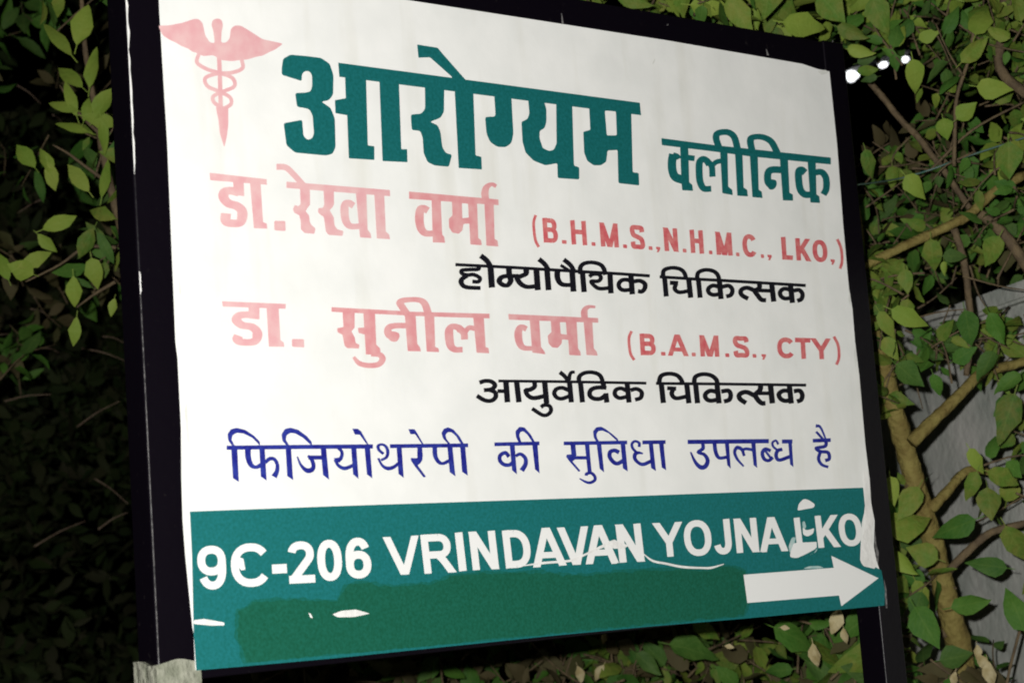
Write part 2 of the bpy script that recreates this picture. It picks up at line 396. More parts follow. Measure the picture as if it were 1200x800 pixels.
# headline
p = Print().z(320, 40, 4.447)
p.P((45, 180), (52, 130), (90, 108), (170, 115), (250, 125), (295, 155), (315, 215), (313, 315), (292, 345), (252, 353), (300, 385), (322, 440), (326, 590), (310, 625), (275, 633), (115, 618), (70, 580), (55, 465), (152, 447),
    (158, 530), (178, 552), (203, 545), (213, 520), (206, 425), (190, 393), (160, 385), (125, 380), (115, 308), (175, 305), (197, 298), (204, 270), (203, 215), (190, 194), (165, 193), (150, 212), (150, 246), (45, 213), r=12)
p.P((374, 190), (379, 335), (322, 345), (325, 413), (386, 423), (395, 648), (528, 656), (528, 585), (494, 580), (484, 200), r=4)
p.z(0, 0, 1).P((396.4, 73.7), (749.8, 120.6), (751.3, 135.2), (739, 133.6), (397.6, 90.2))
p.z(460, 40, 4.447).P((-69, 230), (-52, 662), (78, 668), (76, 600), (46, 600), (33, 240), r=3)
p.P((168, 240), (170, 390), (150, 415), (95, 420), (100, 500), (145, 505), (157, 540), (162, 620), (183, 668), (220, 685), (294, 692), (310, 627), (280, 622), (260, 592), (250, 510), (235, 475), (195, 458), (250, 437), (268, 405), (270, 250), r=12)
p.P((322, 260), (345, 698), (466, 706), (463, 640), (433, 632), (420, 270), r=3).P((128, 55), (235, 72), (265, 108), (386, 245), (318, 250), (308, 222), (195, 122), (135, 124), r=6)
p.P((528, 290), (537, 430), (482, 432), (490, 520), (508, 562), (545, 588), (590, 590), (620, 568), (630, 520), (618, 300), r=14)
p.z(600, 60, 4.706).P((87, 240), (96, 345), (85, 375), (52, 390), (58, 500), (75, 560), (120, 605), (185, 630), (250, 618), (252, 700), (371, 708), (371, 640), (342, 632), (331, 250), (243, 240),
    (246, 510), (230, 545), (205, 551), (170, 535), (152, 480), (153, 440), (180, 425), (190, 390), (190, 320), (180, 288), (178, 240), r=10)
p.P((424, 280), (432, 435), (393, 445), (398, 560), (415, 605), (450, 630), (490, 630), (520, 610), (527, 548), (582, 545), (587, 728), (702, 741), (699, 672), (666, 668), (657, 300), r=8).H((512, 328), (573, 333), (578, 465), (523, 465), r=8)
p.build('lettering', M['teal2'], 0.0046, 'large teal Hindi clinic name')

p = Print().z(770, 140, 8)
p.z(0, 0, 1).P((775, 162), (838, 170.2), (973.6, 184.7), (973.8, 192.9), (880, 183.5), (835, 177.5), (775.6, 170.2), r=1)
p.z(770, 140, 8).S(80, (152, 325), (140, 400), (145, 480), (172, 540), (245, 568)).S(45, (150, 330), (190, 345), (205, 370)).P((215, 230), (228, 590), (236, 664), (338, 670), (330, 612), (302, 590), (292, 230), r=8).L(52, (285, 358), (352, 366))
p.S((66, 56), (490, 425), (465, 388), (430, 372), (398, 405), (395, 500), (405, 590), (440, 648), (508, 650)).S((58, 50), (468, 385), (512, 440), (520, 538)).S(46, (512, 440), (555, 400), (625, 385)).P((588, 250), (612, 692), (710, 710), (705, 660), (668, 630), (660, 260), r=8)
p.S((64, 56), (585, 275), (556, 190), (560, 140), (610, 120), (675, 125), (725, 170), (755, 275)).P((728, 270), (752, 715), (852, 722), (845, 660), (812, 640), (800, 280), r=8)
p.z(870, 140, 7.273).S((60, 48), (85, 275), (68, 190), (85, 155), (165, 150), (245, 190), (300, 290)).P((60, 260), (85, 662), (172, 670), (165, 615), (140, 600), (130, 270), r=6)
p.S((62, 58), (340, 430), (250, 430), (218, 460), (218, 530), (245, 560), (270, 550)).C((205, 520), (240, 510), (285, 520), (292, 560), (265, 595), (225, 590)).P((318, 320), (345, 690), (432, 693), (430, 640), (402, 625), (388, 330), r=6)
p.S((62, 56), (535, 455), (505, 430), (480, 445), (480, 520), (495, 600), (535, 640), (600, 640)).P((555, 345), (580, 708), (662, 712), (656, 655), (632, 640), (625, 350), r=6).S((58, 52), (620, 452), (675, 450), (712, 500), (715, 590), (690, 640))
p.build('lettering', M['teal2'], 0.0046, 'smaller teal Hindi word after the clinic name')

# first doctor line
p = Print().z(240, 190, 8).P((45, 100), (580, 160), (582, 213), (50, 170), r=6)
p.P((262, 160), (275, 308), (370, 320), (364, 180), r=8).S((98, 72), (320, 285), (240, 268), (182, 285), (180, 340), (225, 388), (300, 412), (348, 460), (345, 540), (310, 572), (230, 570), (195, 545), (198, 480))
p.P((422, 180), (460, 620), (586, 624), (580, 575), (547, 562), (522, 190), r=5).P((650, 550), (755, 552), (758, 646), (652, 640), r=14)
p.z(330, 190, 8).S(56, (-48, 45), (30, 48), (90, 92), (220, 235)).P((45, 183), (1015, 262), (1018, 320), (45, 242), r=5)
p.P((172, 220), (178, 395), (155, 415), (125, 400), (105, 440), (118, 475), (165, 497), (180, 560), (180, 630), (215, 665), (308, 672), (318, 620), (282, 592), (264, 560), (258, 500), (225, 460), (242, 430), (268, 400), (265, 240), r=12)
p.P((392, 240), (400, 400), (385, 430), (345, 430), (340, 470), (365, 495), (395, 512), (405, 580), (415, 650), (440, 682), (572, 692), (580, 645), (522, 630), (495, 590), (490, 520), (465, 475), (450, 450), (480, 420), (492, 395), (490, 245), r=12)
p.S((78, 52), (675, 410), (625, 380), (593, 405), (592, 500), (612, 570), (655, 603), (745, 600)).P((695, 280), (735, 705), (842, 713), (836, 670), (806, 632), (795, 290), r=6)
p.P((868, 290), (892, 715), (1016, 723), (1010, 680), (977, 650), (962, 300), r=6)
p.build('lettering', M['pinkpale'], 0.0046, 'faded pink Hindi name of the first doctor')
p = Print().z(470, 200, 8).P((75, 196), (912, 270), (916, 324), (75, 264), r=5)
p.S((82, 56), (252, 375), (205, 350), (178, 375), (172, 470), (192, 550), (235, 588), (315, 588)).P((285, 240), (298, 672), (413, 676), (405, 620), (386, 600), (372, 270), r=6)
p.P((475, 255), (482, 420), (448, 450), (450, 530), (480, 580), (540, 592), (575, 560), (585, 500), (640, 495), (650, 692), (757, 699), (750, 650), (724, 632), (712, 290), r=9).H((570, 305), (628, 310), (635, 440), (575, 445), r=8)
p.P((780, 290), (800, 702), (912, 711), (905, 655), (877, 640), (868, 290), r=6).S((70, 36), (795, 285), (786, 210), (803, 155), (850, 128), (892, 148), t=[1, 1, 1, .9, .7])
p.build('lettering', M['pink'], 0.0046, 'faded pink Hindi surname of the first doctor')

# second doctor line
p = Print().z(255, 340, 10).P((50, 128), (800, 160), (796, 218), (60, 192), r=6)
p.P((362, 180), (365, 330), (490, 342), (490, 190), r=6).S((120, 78), (380, 285), (260, 295), (222, 350), (285, 408), (400, 430), (462, 490), (455, 570), (400, 608), (275, 605), (232, 575), (245, 530))
p.P((573, 200), (600, 660), (782, 663), (775, 610), (737, 583), (715, 200), r=6).P((870, 570), (1012, 572), (1016, 670), (872, 662), r=14)
p.build('lettering', M['pinkpale'], 0.0046, 'faded pink Hindi doctor title in the second row')
p = Print().z(385, 335, 8).P((28, 198), (660, 233), (760, 240), (760, 280), (690, 274), (28, 242), r=5)
p.P((130, 225), (140, 385), (80, 395), (85, 435), (130, 455), (150, 560), (175, 582), (286, 586), (290, 550), (255, 535), (245, 480), (215, 425), (245, 390), (245, 235), r=10).P((275, 393), (345, 388), (350, 458), (282, 440), r=5)
p.P((325, 230), (350, 642), (492, 642), (482, 582), (448, 550), (435, 235), r=5).S((62, 48), (400, 635), (480, 645), (506, 685), (470, 733), (380, 745), (290, 725), (235, 665), t=[1, 1, 1, 1, 1, .9, .5])
p.S((72, 52), (745, 372), (630, 372), (565, 392), (560, 450), (600, 480), (630, 470)).C((560, 440), (600, 425), (655, 440), (665, 480), (630, 522), (570, 505)).P((713, 245), (742, 610), (866, 613), (858, 575), (832, 540), (815, 250), r=5)
p.S((76, 46), (740, 265), (692, 200), (672, 155), (720, 132), (840, 130), (900, 165), (935, 260))
p.z(480, 340, 8).P((135, 190), (160, 575), (277, 580), (272, 545), (240, 530), (230, 210), r=5).P((-20, 200), (180, 205), (750, 220), (750, 264), (215, 247), (-20, 238), r=4)
p.S((82, 52), (480, 375), (455, 350), (405, 340), (372, 375), (372, 450), (388, 525), (430, 556), (497, 556)).S(66, (462, 352), (508, 400), (515, 462)).S(46, (515, 400), (558, 352), (625, 362)).P((594, 235), (628, 585), (746, 591), (740, 540), (713, 533), (695, 235), r=5)
p.build('lettering', M['pink'], 0.0046, 'faded pink Hindi name of the second doctor')
p = Print().z(585, 345, 8.892).P((95, 203), (1032, 245), (1032, 294), (100, 262), r=5)
p.S((82, 48), (285, 360), (230, 338), (200, 390), (208, 490), (252, 553), (355, 562)).P((315, 225), (345, 605), (482, 622), (470, 590), (436, 545), (415, 240), r=6)
p.P((535, 245), (545, 390), (505, 430), (515, 510), (550, 550), (610, 556), (650, 512), (655, 467), (720, 472), (730, 630), (852, 636), (845, 595), (822, 560), (805, 250), r=9).H((632, 288), (695, 288), (705, 418), (642, 410), r=8)
p.P((878, 265), (910, 630), (1027, 636), (1016, 595), (986, 560), (970, 265), r=6).S((72, 36), (895, 270), (886, 190), (902, 148), (940, 127), (1002, 130), t=[1, 1, 1, .9, .7])
p.build('lettering', M['pink'], 0.0046, 'faded pink Hindi surname of the second doctor')

# Latin capitals drawn as strokes inside boxes
def latin(p, ch, x0, x1, yt, yb, w, lean, slope=0.0):
    H = yb - yt
    if ch in 'CO0S9652': x0, x1 = x0 - lean * H * .4, x1 - lean * H * .6
    elif ch == 'A': x0, x1 = x0 - lean * H, x1 - lean * H
    elif ch in 'VYT': pass
    elif ch == 'J': x0, x1 = x0 - lean * H * .8, x1 - lean * H * .75
    elif ch in 'DB': x1 = x1 - lean * H * .6
    else: x1 = x1 - lean * H
    W = x1 - x0
    l, r, t, b, m = w / 2 / W, 1 - w / 2 / W, 1 - w / 2 / H, w / 2 / H, 0.5
    def Q(u, v): 
        y = yb - v * H
        return (x0 + u * W + lean * (y - yt), y + slope * (u - 0.5) * W)
    def L(*pts, ww=None): p.z(0, 0, 1).L(ww or w, *[Q(*q) for q in pts])
    def S(*pts, ww=None): p.z(0, 0, 1).S(ww or w, *[Q(*q) for q in pts])
    cx, cy, rx, ry = .5, .5, r - .5, t - .5
    def arc(a0, a1, cx=.5, cy=.5, rx=rx, ry=ry, n=14):
        out = []
        for i in range(n + 1):
            a = math.radians(a0 + (a1 - a0) * i / n); ca, sa = math.cos(a), math.sin(a)
            out.append((cx + rx * math.copysign(abs(ca) ** .88, ca), cy + ry * math.copysign(abs(sa) ** .88, sa)))
        return out
    def clip():
        e = 2.0
        p.z(0, 0, 1)
        for va, vb in ((1, 1.35), (-.35, 0)):
            p.H(Q(-.11, va), Q(1.11, va), Q(1.11, vb), Q(-.11, vb))
    if ch == 'B':
        L((l, 0), (l, 1)); mB = .53
        L((l, t), (.55, t)); L((l, mB), (.55, mB)); L((l, b), (.58, b))
        L(*arc(90, -90, .55, (t + mB) / 2, r - .05 - .55, (t - mB) / 2)); L(*arc(90, -90, .58, (b + mB) / 2, r - .58, (mB - b) / 2))
    elif ch == 'H': L((l, 0), (l, 1)); L((r, 0), (r, 1)); L((l, .53), (r, .53))
    elif ch == 'M': L((l, 0), (l, 1)); L((r, 0), (r, 1)); L((l * .8, 1.04), (.5, -.02)); L((1 - l * .8, 1.04), (.5, -.02)); clip()
    elif ch == 'N': L((l, 0), (l, 1)); L((r, 0), (r, 1)); L((l * .7, 1.05), (1 - l * .7, -.05)); clip()
    elif ch == 'S': S((r, .72), (.8, .88), (.5, t), (.2, .89), (l, .73), (.25, .58), (.5, .51), (.75, .43), (r, .27), (.8, .11), (.5, b), (.2, .11), (l, .3))
    elif ch == 'C': L(*arc(36, 324, cx=.5 + .06, rx=rx + .06, n=22))
    elif ch == 'L': L((l, 1), (l, 0)); L((l, b), (1, b))
    elif ch == 'K': L((l, 0), (l, 1)); L((l, .32), (r + .05, 1.05)); L((.34, .62), (r + .06, -.1)); clip()
    elif ch in 'O0': L(*arc(0, 370, n=28))
    elif ch == 'A': L((l * .7 - .04, -.05), (.5, 1.02)); L((1.04 - l * .7, -.05), (.5, 1.02)); L((.22, .3), (.78, .3), ww=w * .85); clip()
    elif ch == 'V': L((l * .7 - .04, 1.05), (.5, -.02)); L((1.04 - l * .7, 1.05), (.5, -.02)); clip()
    elif ch == 'Y': L((l * .7 - .05, 1.05), (.5, .42)); L((1.05 - l * .7, 1.05), (.5, .42)); L((.5, 0), (.5, .47)); clip()
    elif ch == 'T': L((.5, 0), (.5, 1)); L((0, t), (1, t))
    elif ch == 'I': L((.5, 0), (.5, 1), ww=W)
    elif ch == 'R':
        L((l, 0), (l, 1)); mB = .47; L((l, t), (.55, t)); L((l, mB), (.55, mB)); L(*arc(90, -90, .55, (t + mB) / 2, r - .06 - .55, (t - mB) / 2)); S((.5, .47), (.66, .32), (r + .06, -.05)); clip()
    elif ch == 'D': L((l, 0), (l, 1)); L((l, t), (.42, t)); L((l, b), (.42, b)); L(*arc(90, -90, .42, .5, r - .42, t - .5, 18))
    elif ch == 'J': L((r, 1), (r, .3)); L(*arc(0, -165, .5, b + .26, r - .5, .26))
    elif ch == '9': L(*arc(0, 370, .5, .66, r - .5, t - .66, 24)); L((r, .67), (r, .5)); L(*arc(0, -150, .5, .5, r - .5, .5 - b, 18))
    elif ch == '6': L(*arc(0, 370, .5, .34, r - .5, .34 - b, 24)); L((l, .33), (l, .5)); L(*arc(180, 32, .5, .5, r - .5, t - .5, 18))
    elif ch == '2': L(*(arc(170, -38, .5, .7, r - .5, t - .7, 18) + [(l + .04, b + .02)])); L((0, b), (1, b))
    elif ch == '-': L((0, .5), (1, .5), ww=H)
    elif ch == '.': p.z(0, 0, 1).P(Q(0, 0), Q(1, 0), Q(1, 1), Q(0, 1), r=1.0)
    elif ch == ',': p.z(0, 0, 1).P(Q(0, 1), Q(1, 1), Q(1, .5), Q(.55, -.5), Q(.1, -.45), Q(.4, .2), Q(.1, .3), r=.8)
    elif ch == '(': p.z(0, 0, 1).S((w, w), Q(.75, 1), Q(.3, .78), Q(.25, .5), Q(.4, .2), Q(.9, 0))
    elif ch == ')': p.z(0, 0, 1).S((w, w), Q(.1, 1), Q(.65, .75), Q(.8, .5), Q(.7, .22), Q(.25, 0))
def row(chars, cap, base, wgt, lean, dot=4.0):
    p = Print()
    for ch, xa, xb in chars:
        xm = (xa + xb) / 2
        yt = cap[1] + (cap[3] - cap[1]) * (xm - cap[0]) / (cap[2] - cap[0]); yb = base[1] + (base[3] - base[1]) * (xm - base[0]) / (base[2] - base[0])
        sl = (base[3] - base[1]) / (base[2] - base[0])
        if ch in '.,': yt = yb - dot * 1.1
        if ch in '()': yt -= 2.5; yb += 6
        latin(p, ch, xa, xb, yt, yb, wgt * (0.62 if ch in '()' else 1), lean, sl)
    return p
row([('(', 623, 632), ('B', 635.3, 653.7), ('.', 658.3, 664.2), ('H', 668, 688.3), ('.', 693, 698), ('M', 702.3, 725.5), ('.', 730, 735), ('S', 738.5, 755.5), ('.', 760, 764.8), (',', 768.5, 774), ('N', 777, 795.3), ('.', 800, 804.6),
     ('H', 807.8, 825.3), ('.', 830.6, 835), ('M', 838, 858.8), ('.', 862.4, 866.8), ('C', 869.8, 885.5), ('.', 891.5, 895.5), (',', 899, 904.6)],
    (635, 255, 932, 278.7), (635.8, 283.9, 933.3, 305.2), 5.4, 0.07).build('lettering', M['red'], 0.0046, 'red Latin degree letters of the first doctor')
row([('L', 915, 929.4), ('K', 931.7, 951), ('O', 952, 969.8), (',', 973, 978.5), (')', 980.5, 989)],
    (635, 255, 932, 278.7), (635.8, 283.9, 933.3, 305.2), 5.4, 0.07).build('lettering', M['red'], 0.0046, 'red place letters ending the first doctor row')
row([('(', 734.5, 744), ('B', 749.3, 768.4), ('.', 774.5, 780), ('A', 784, 805.8), ('.', 810.5, 815.5), ('M', 819.5, 843.2), ('.', 849.8, 854.8), ('S', 859, 878), ('.', 881.8, 886.5), (',', 892, 897.8)],
    (749.3, 390.6, 961, 396.3), (749.8, 415.9, 962.4, 420.8), 5.4, 0.06).build('lettering', M['red'], 0.0046, 'red Latin degree letters of the second doctor')
row([('C', 910.6, 929.5), ('T', 931.5, 949.5), ('Y', 951, 972.2), (')', 976.5, 985.5)],
    (749.3, 390.6, 961, 396.3), (749.8, 415.9, 962.4, 420.8), 5.4, 0.06).build('lettering', M['red'], 0.0046, 'red three letter word ending the second doctor row')

# black lines
p = Print().z(530, 290, 8); W1 = (56, 40)
p.z(0, 0, 1).L(3.8, (533.7, 310), (600, 313.3), (684, 318.4), (720, 320.4), (761.5, 323.2)).z(530, 290, 8)
p.S((40, 36), (250, 175), (242, 203), (160, 207), (90, 214), (92, 243), (140, 258), (200, 254), (258, 285), (245, 320), (188, 318)).S((52, 38), (140, 262), (88, 300), (90, 342), (135, 372), (266, 380))
p.L(60, (358, 175), (372, 376)).S(50, (266, 76), (325, 125), (366, 190))
p.S(W1, (530, 190), (535, 260), (548, 310), (520, 352), (475, 350), (442, 320), (455, 285), (505, 268), (625, 268)).S(W1, (692, 195), (690, 245), (640, 270), (608, 285), (640, 338), (700, 368), (795, 362)).L(58, (788, 200), (802, 400))
p.L(55, (888, 205), (903, 400)).S(46, (812, 108), (868, 158), (905, 215)).S(W1, (985, 210), (988, 290), (1030, 345), (1135, 352)).L(56, (1122, 205), (1137, 414)).S(44, (1045, 112), (1108, 165), (1145, 225)).L(30, (1015, 165), (1110, 225))
p.z(660, 295, 9.23).L(60, (208, 220), (227, 436)).S((54, 42), (188, 240), (186, 170), (225, 128), (310, 115), (395, 135), (438, 180), (458, 250)).S((46, 42), (282, 270), (320, 243), (385, 245), (408, 285), (375, 318), (305, 320), (335, 365), (395, 398), (510, 390)).L(60, (505, 220), (517, 450))
p.S((50, 44), (735, 320), (690, 302), (635, 308), (602, 345), (610, 390), (655, 415), (740, 408)).L(60, (732, 250), (748, 460)).S((54, 44), (765, 320), (830, 314), (882, 345), (882, 395), (850, 430), (808, 425))
p.build('lettering', M['black'], 0.0046, 'black Hindi word under the first doctor')
p = Print().z(770, 300, 6.667).L(25, (20, 162), (300, 180), (500, 190), (1162, 230))
W2 = (36, 30)
p.L(40, (58, 160), (72, 316)).S(W2, (46, 168), (54, 112), (110, 92), (175, 100), (212, 130), (228, 180)).L(34, (100, 208), (165, 212)).S(W2, (150, 215), (138, 255), (175, 283), (262, 268)).L(42, (247, 178), (263, 326))
p.L(40, (322, 178), (337, 326)).S(W2, (312, 185), (322, 130), (378, 108), (440, 118), (475, 150), (490, 205)).S((36, 32), (492, 245), (440, 230), (402, 252), (405, 285), (440, 303), (500, 295)).L(42, (487, 195), (500, 336)).S((36, 32), (508, 240), (560, 232), (588, 262), (578, 302), (540, 316))
p.S((38, 34), (775, 275), (705, 248), (658, 265), (660, 302), (712, 334)).S((40, 34), (800, 215), (798, 250), (765, 272), (785, 305), (815, 340), (852, 345)).L(30, (790, 268), (905, 272)).L(42, (895, 215), (912, 356))
p.S((36, 32), (1055, 268), (995, 255), (962, 280), (970, 315), (1005, 332), (1060, 322)).L(42, (1042, 225), (1058, 366)).S((36, 32), (1068, 270), (1110, 265), (1136, 295), (1128, 335), (1095, 350))
p.build('lettering', M['black'], 0.0046, 'black Hindi word for healer in the upper black row')
p = Print().z(550, 430, 10); W3 = (58, 48)
p.z(0, 0, 1).L(3.4, (584, 446.2), (660, 447), (757.5, 448.8)).z(550, 430, 10)
p.S(W3, (118, 182), (185, 162), (260, 170), (300, 212), (262, 258), (170, 270)).S(W3, (230, 264), (300, 295), (308, 350), (260, 392), (180, 388), (88, 335)).L(45, (330, 280), (410, 282)).L(68, (428, 160), (447, 412)).L(66, (553, 160), (582, 412))
p.S((56, 52), (762, 175), (765, 228), (715, 262), (662, 275), (690, 335), (760, 362), (895, 335)).L(66, (882, 165), (906, 425)).S((50, 44), (838, 470), (875, 445), (935, 452), (958, 500), (930, 548), (860, 562), (735, 485))
p.z(650, 430, 10).S((54, 46), (160, 270), (90, 242), (20, 258), (-5, 310), (30, 358), (90, 368), (180, 335)).L(62, (172, 160), (196, 413)).S(50, (60, 58), (118, 108), (180, 190)).S((46, 38), (170, 150), (176, 95), (198, 62), (236, 58))
p.L(62, (302, 175), (326, 413)).S((56, 46), (285, 190), (288, 115), (340, 72), (430, 60), (515, 85), (552, 135), (565, 200)).S((58, 50), (606, 240), (490, 240), (422, 270), (412, 330), (460, 368), (540, 368), (605, 320)).L(62, (598, 305), (612, 415)).L(62, (565, 180), (582, 250))
p.S((54, 46), (840, 275), (775, 248), (715, 270), (708, 325), (760, 362), (850, 345)).L(62, (848, 180), (872, 415)).S((54, 46), (890, 270), (960, 255), (1018, 292), (1008, 358), (942, 382))
p.build('lettering', M['black'], 0.0046, 'black Hindi word under the second doctor')
p = Print().z(760, 425, 6.316).L(22, (55, 152), (520, 156), (1167, 165))
p.L(40, (94, 150), (110, 297)).S(W2, (76, 158), (92, 98), (150, 80), (210, 92), (242, 125), (252, 158)).L(30, (138, 187), (205, 191)).S(W2, (185, 190), (172, 230), (205, 262), (295, 245)).L(40, (282, 152), (299, 299)).L(40, (348, 155), (363, 299))
p.S(W2, (338, 160), (346, 105), (400, 84), (460, 92), (500, 122), (513, 165)).S((36, 32), (520, 220), (460, 206), (422, 230), (425, 262), (460, 280), (525, 268)).L(40, (507, 160), (522, 300)).S((36, 32), (538, 212), (590, 206), (608, 235), (598, 272), (558, 286))
p.S((38, 34), (790, 245), (725, 216), (675, 232), (676, 265), (722, 298)).S((40, 34), (830, 160), (825, 200), (792, 235), (808, 272), (838, 298), (866, 298)).L(28, (815, 225), (912, 225)).L(42, (902, 160), (917, 300))
p.S((36, 32), (1065, 215), (1005, 205), (966, 228), (975, 262), (1012, 281), (1068, 270)).L(40, (1042, 165), (1057, 301)).S((36, 32), (1075, 210), (1118, 206), (1138, 235), (1130, 272), (1098, 286))
p.build('lettering', M['black'], 0.0046, 'black Hindi word for healer in the lower black row')

# blue line
p = Print().z(255, 490, 8.89); 
p.z(0, 0, 1).L(5.0, (265.6, 524.3), (350, 523.4), (437, 522.8)).z(255, 490, 8.89)
p.P((140, 300), (160, 622), (222, 662), (205, 300)).P((160, 292), (112, 235), (103, 165), (138, 112), (200, 98), (290, 120), (380, 180), (442, 245), (440, 290), (425, 265), (360, 202), (270, 158), (200, 150), (157, 175), (145, 220), (182, 292), r=12)
p.S((62, 36), (315, 300), (320, 410), (350, 485), (400, 508), (460, 480)).P((434, 300), (450, 605), (512, 648), (490, 300)).S((42, 42), (495, 460), (540, 422), (590, 425), (622, 480), (618, 550), (588, 608), t=[.9, 1, .9, .9, 1.1, 1.5])
p.P((708, 300), (725, 600), (787, 642), (765, 300)).P((728, 292), (675, 235), (666, 165), (700, 110), (760, 96), (840, 118), (930, 185), (982, 245), (985, 290), (965, 272), (890, 202), (810, 157), (760, 150), (720, 175), (710, 220), (752, 292), r=12)
p.S((36, 46), (830, 398), (868, 485), (925, 540), (980, 535), (1000, 490), (975, 420), (940, 388), t=[.4, .7, 1.1, 1.2, 1.2, 1, .6]).L(44, (945, 407), (1110, 407))
p.z(365, 490, 10).P((105, 320), (135, 662), (207, 718), (170, 320))
p.S((42, 42), (305, 340), (352, 385), (355, 440), (318, 500), t=[.8, .9, 1, 1]).P((258, 465), (345, 455), (372, 470), (325, 520), (290, 505), r=8).S((32, 46), (275, 480), (315, 550), (390, 585), (490, 550)).P((463, 320), (488, 655), (552, 708), (525, 320)).P((620, 320), (650, 655), (714, 703), (685, 320)).P((478, 120), (545, 122), (582, 152), (672, 310), (652, 310), (565, 190), (510, 190), r=4)
p.S((40, 28), (845, 415), (792, 370), (782, 322), (825, 305), (872, 330), (895, 390), (878, 455), (815, 490)).S((34, 46), (782, 465), (828, 548), (890, 585), (960, 572), (1020, 525), t=[.7, .8, 1, 1, .9])
p.z(455, 490, 10).L(46, (20, 325), (936, 315)).P((95, 310), (120, 650), (182, 697), (155, 310))
p.P((340, 320), (395, 320), (405, 430), (400, 490), (372, 530), (345, 548), (442, 682), (415, 692), (310, 560), (265, 490), (263, 463), (340, 465), r=6).P((236, 125), (310, 127), (335, 165), (416, 305), (395, 305), (315, 185), (260, 185), r=4)
p.S((56, 34), (545, 320), (550, 435), (590, 508), (640, 528), (715, 495)).P((690, 310), (720, 630), (787, 678), (750, 310)).P((840, 305), (865, 625), (932, 670), (900, 305)).P((705, 305), (640, 232), (623, 170), (650, 123), (700, 103), (765, 130), (835, 210), (890, 305), (855, 305), (790, 202), (740, 162), (700, 160), (672, 190), (680, 235), (732, 305), r=12)
p.build('lettering', M['blue'], 0.0046, 'long blue Hindi word starting the lower row')
p = Print().z(575, 490, 8.571).L(38, (38, 260), (490, 250))
p.S((40, 38), (185, 385), (148, 345), (98, 370), (92, 420), (132, 462), (190, 466), (235, 430)).P((190, 255), (215, 520), (264, 562), (240, 255)).S((40, 38), (250, 378), (300, 358), (348, 400), (350, 460), (312, 525), t=[.8, .9, 1, 1.1, 1.3]).P((415, 245), (445, 510), (492, 552), (470, 245)).P((285, 250), (255, 190), (248, 130), (288, 85), (340, 90), (402, 160), (450, 245), (425, 248), (370, 165), (330, 130), (300, 135), (287, 170), (312, 250), r=10)
p.build('lettering', M['blue'], 0.0046, 'short two letter blue Hindi word')
p = Print().z(575, 490, 8.571).L(37, (733, 251), (1371, 241))
p.P((800, 255), (850, 255), (862, 370), (845, 415), (822, 432), (902, 525), (885, 537), (790, 430), (758, 385), (765, 363), (810, 360), r=5).L(35, (845, 395), (965, 395)).P((945, 250), (975, 550), (1017, 550), (1005, 440), (990, 250)).S((32, 30), (960, 575), (965, 555), (1010, 548), (1045, 582), (1045, 620), (1000, 645), (950, 635), (893, 603), t=[1, 1, 1, 1, 1, 1, .8, .4])
p.P((1063, 245), (1095, 505), (1140, 542), (1110, 245)).P((1068, 248), (1035, 190), (1028, 130), (1060, 90), (1110, 82), (1157, 108), (1226, 160), (1282, 210), (1280, 240), (1256, 214), (1183, 148), (1123, 122), (1080, 128), (1062, 160), (1070, 200), (1102, 248), r=10)
p.z(700, 490, 10).S((50, 46), (255, 400), (205, 375), (152, 392), (145, 450), (190, 512), (240, 528), (310, 490)).P((270, 280), (300, 585), (357, 622), (325, 280))
p.S((34, 30), (490, 335), (490, 288), (440, 268), (405, 300), (415, 350), (455, 395)).S((44, 42), (535, 412), (480, 402), (442, 422), (440, 470), (480, 518), (540, 538), (630, 500), t=[.4, .9, 1.1, 1, .9, 1, 1]).L(45, (528, 281), (800, 276)).P((600, 272), (630, 580), (687, 617), (650, 272)).P((720, 272), (755, 575), (807, 607), (775, 272))
p.build('lettering', M['blue'], 0.0046, 'blue Hindi word with a tail under its first letter')
p = Print().z(800, 490, 6.316).L(32, (37, 174), (638, 168))
p.S((28, 28), (148, 180), (150, 222), (115, 250), (160, 268), (185, 310), (170, 352), (135, 362), (95, 325), (58, 248), t=[.9, 1, .8, .9, 1.1, 1.2, 1.2, .9, .4]).S((30, 24), (235, 180), (245, 250), (272, 292), (338, 284)).P((310, 165), (330, 345), (356, 372), (342, 165))
p.S((24, 28), (452, 355), (405, 302), (385, 250), (402, 216), (438, 230), (456, 278), t=[.5, .8, 1, 1, 1, .8]).S(22, (440, 232), (475, 225), (525, 235)).P((505, 165), (525, 345), (552, 367), (538, 165))
p.S((28, 24), (652, 240), (612, 226), (590, 255), (602, 298), (635, 312), (668, 288)).L(18, (608, 236), (658, 300)).S((18, 16), (708, 192), (690, 164), (665, 180), (672, 210), (705, 238)).S((28, 26), (738, 228), (702, 240), (692, 280), (716, 308), (795, 282)).L(30, (735, 171), (813, 170)).P((780, 165), (795, 340), (820, 360), (808, 165))
p.build('lettering', M['blue'], 0.0046, 'blue Hindi word before the last word')
p = Print().z(800, 490, 6.316).L(28, (963, 165), (1096, 160)).S((26, 25), (1062, 165), (1055, 205), (990, 220), (1020, 245), (1075, 252), (1085, 298), (1055, 312)).S((26, 20), (1018, 250), (1006, 300), (1030, 342), (1078, 360)).S(18, (985, 55), (1020, 66), (1062, 160), t=[1.4, 1, .7]).L(18, (988, 98), (1040, 155))
p.build('lettering', M['blue'], 0.0046, 'last small blue Hindi word')

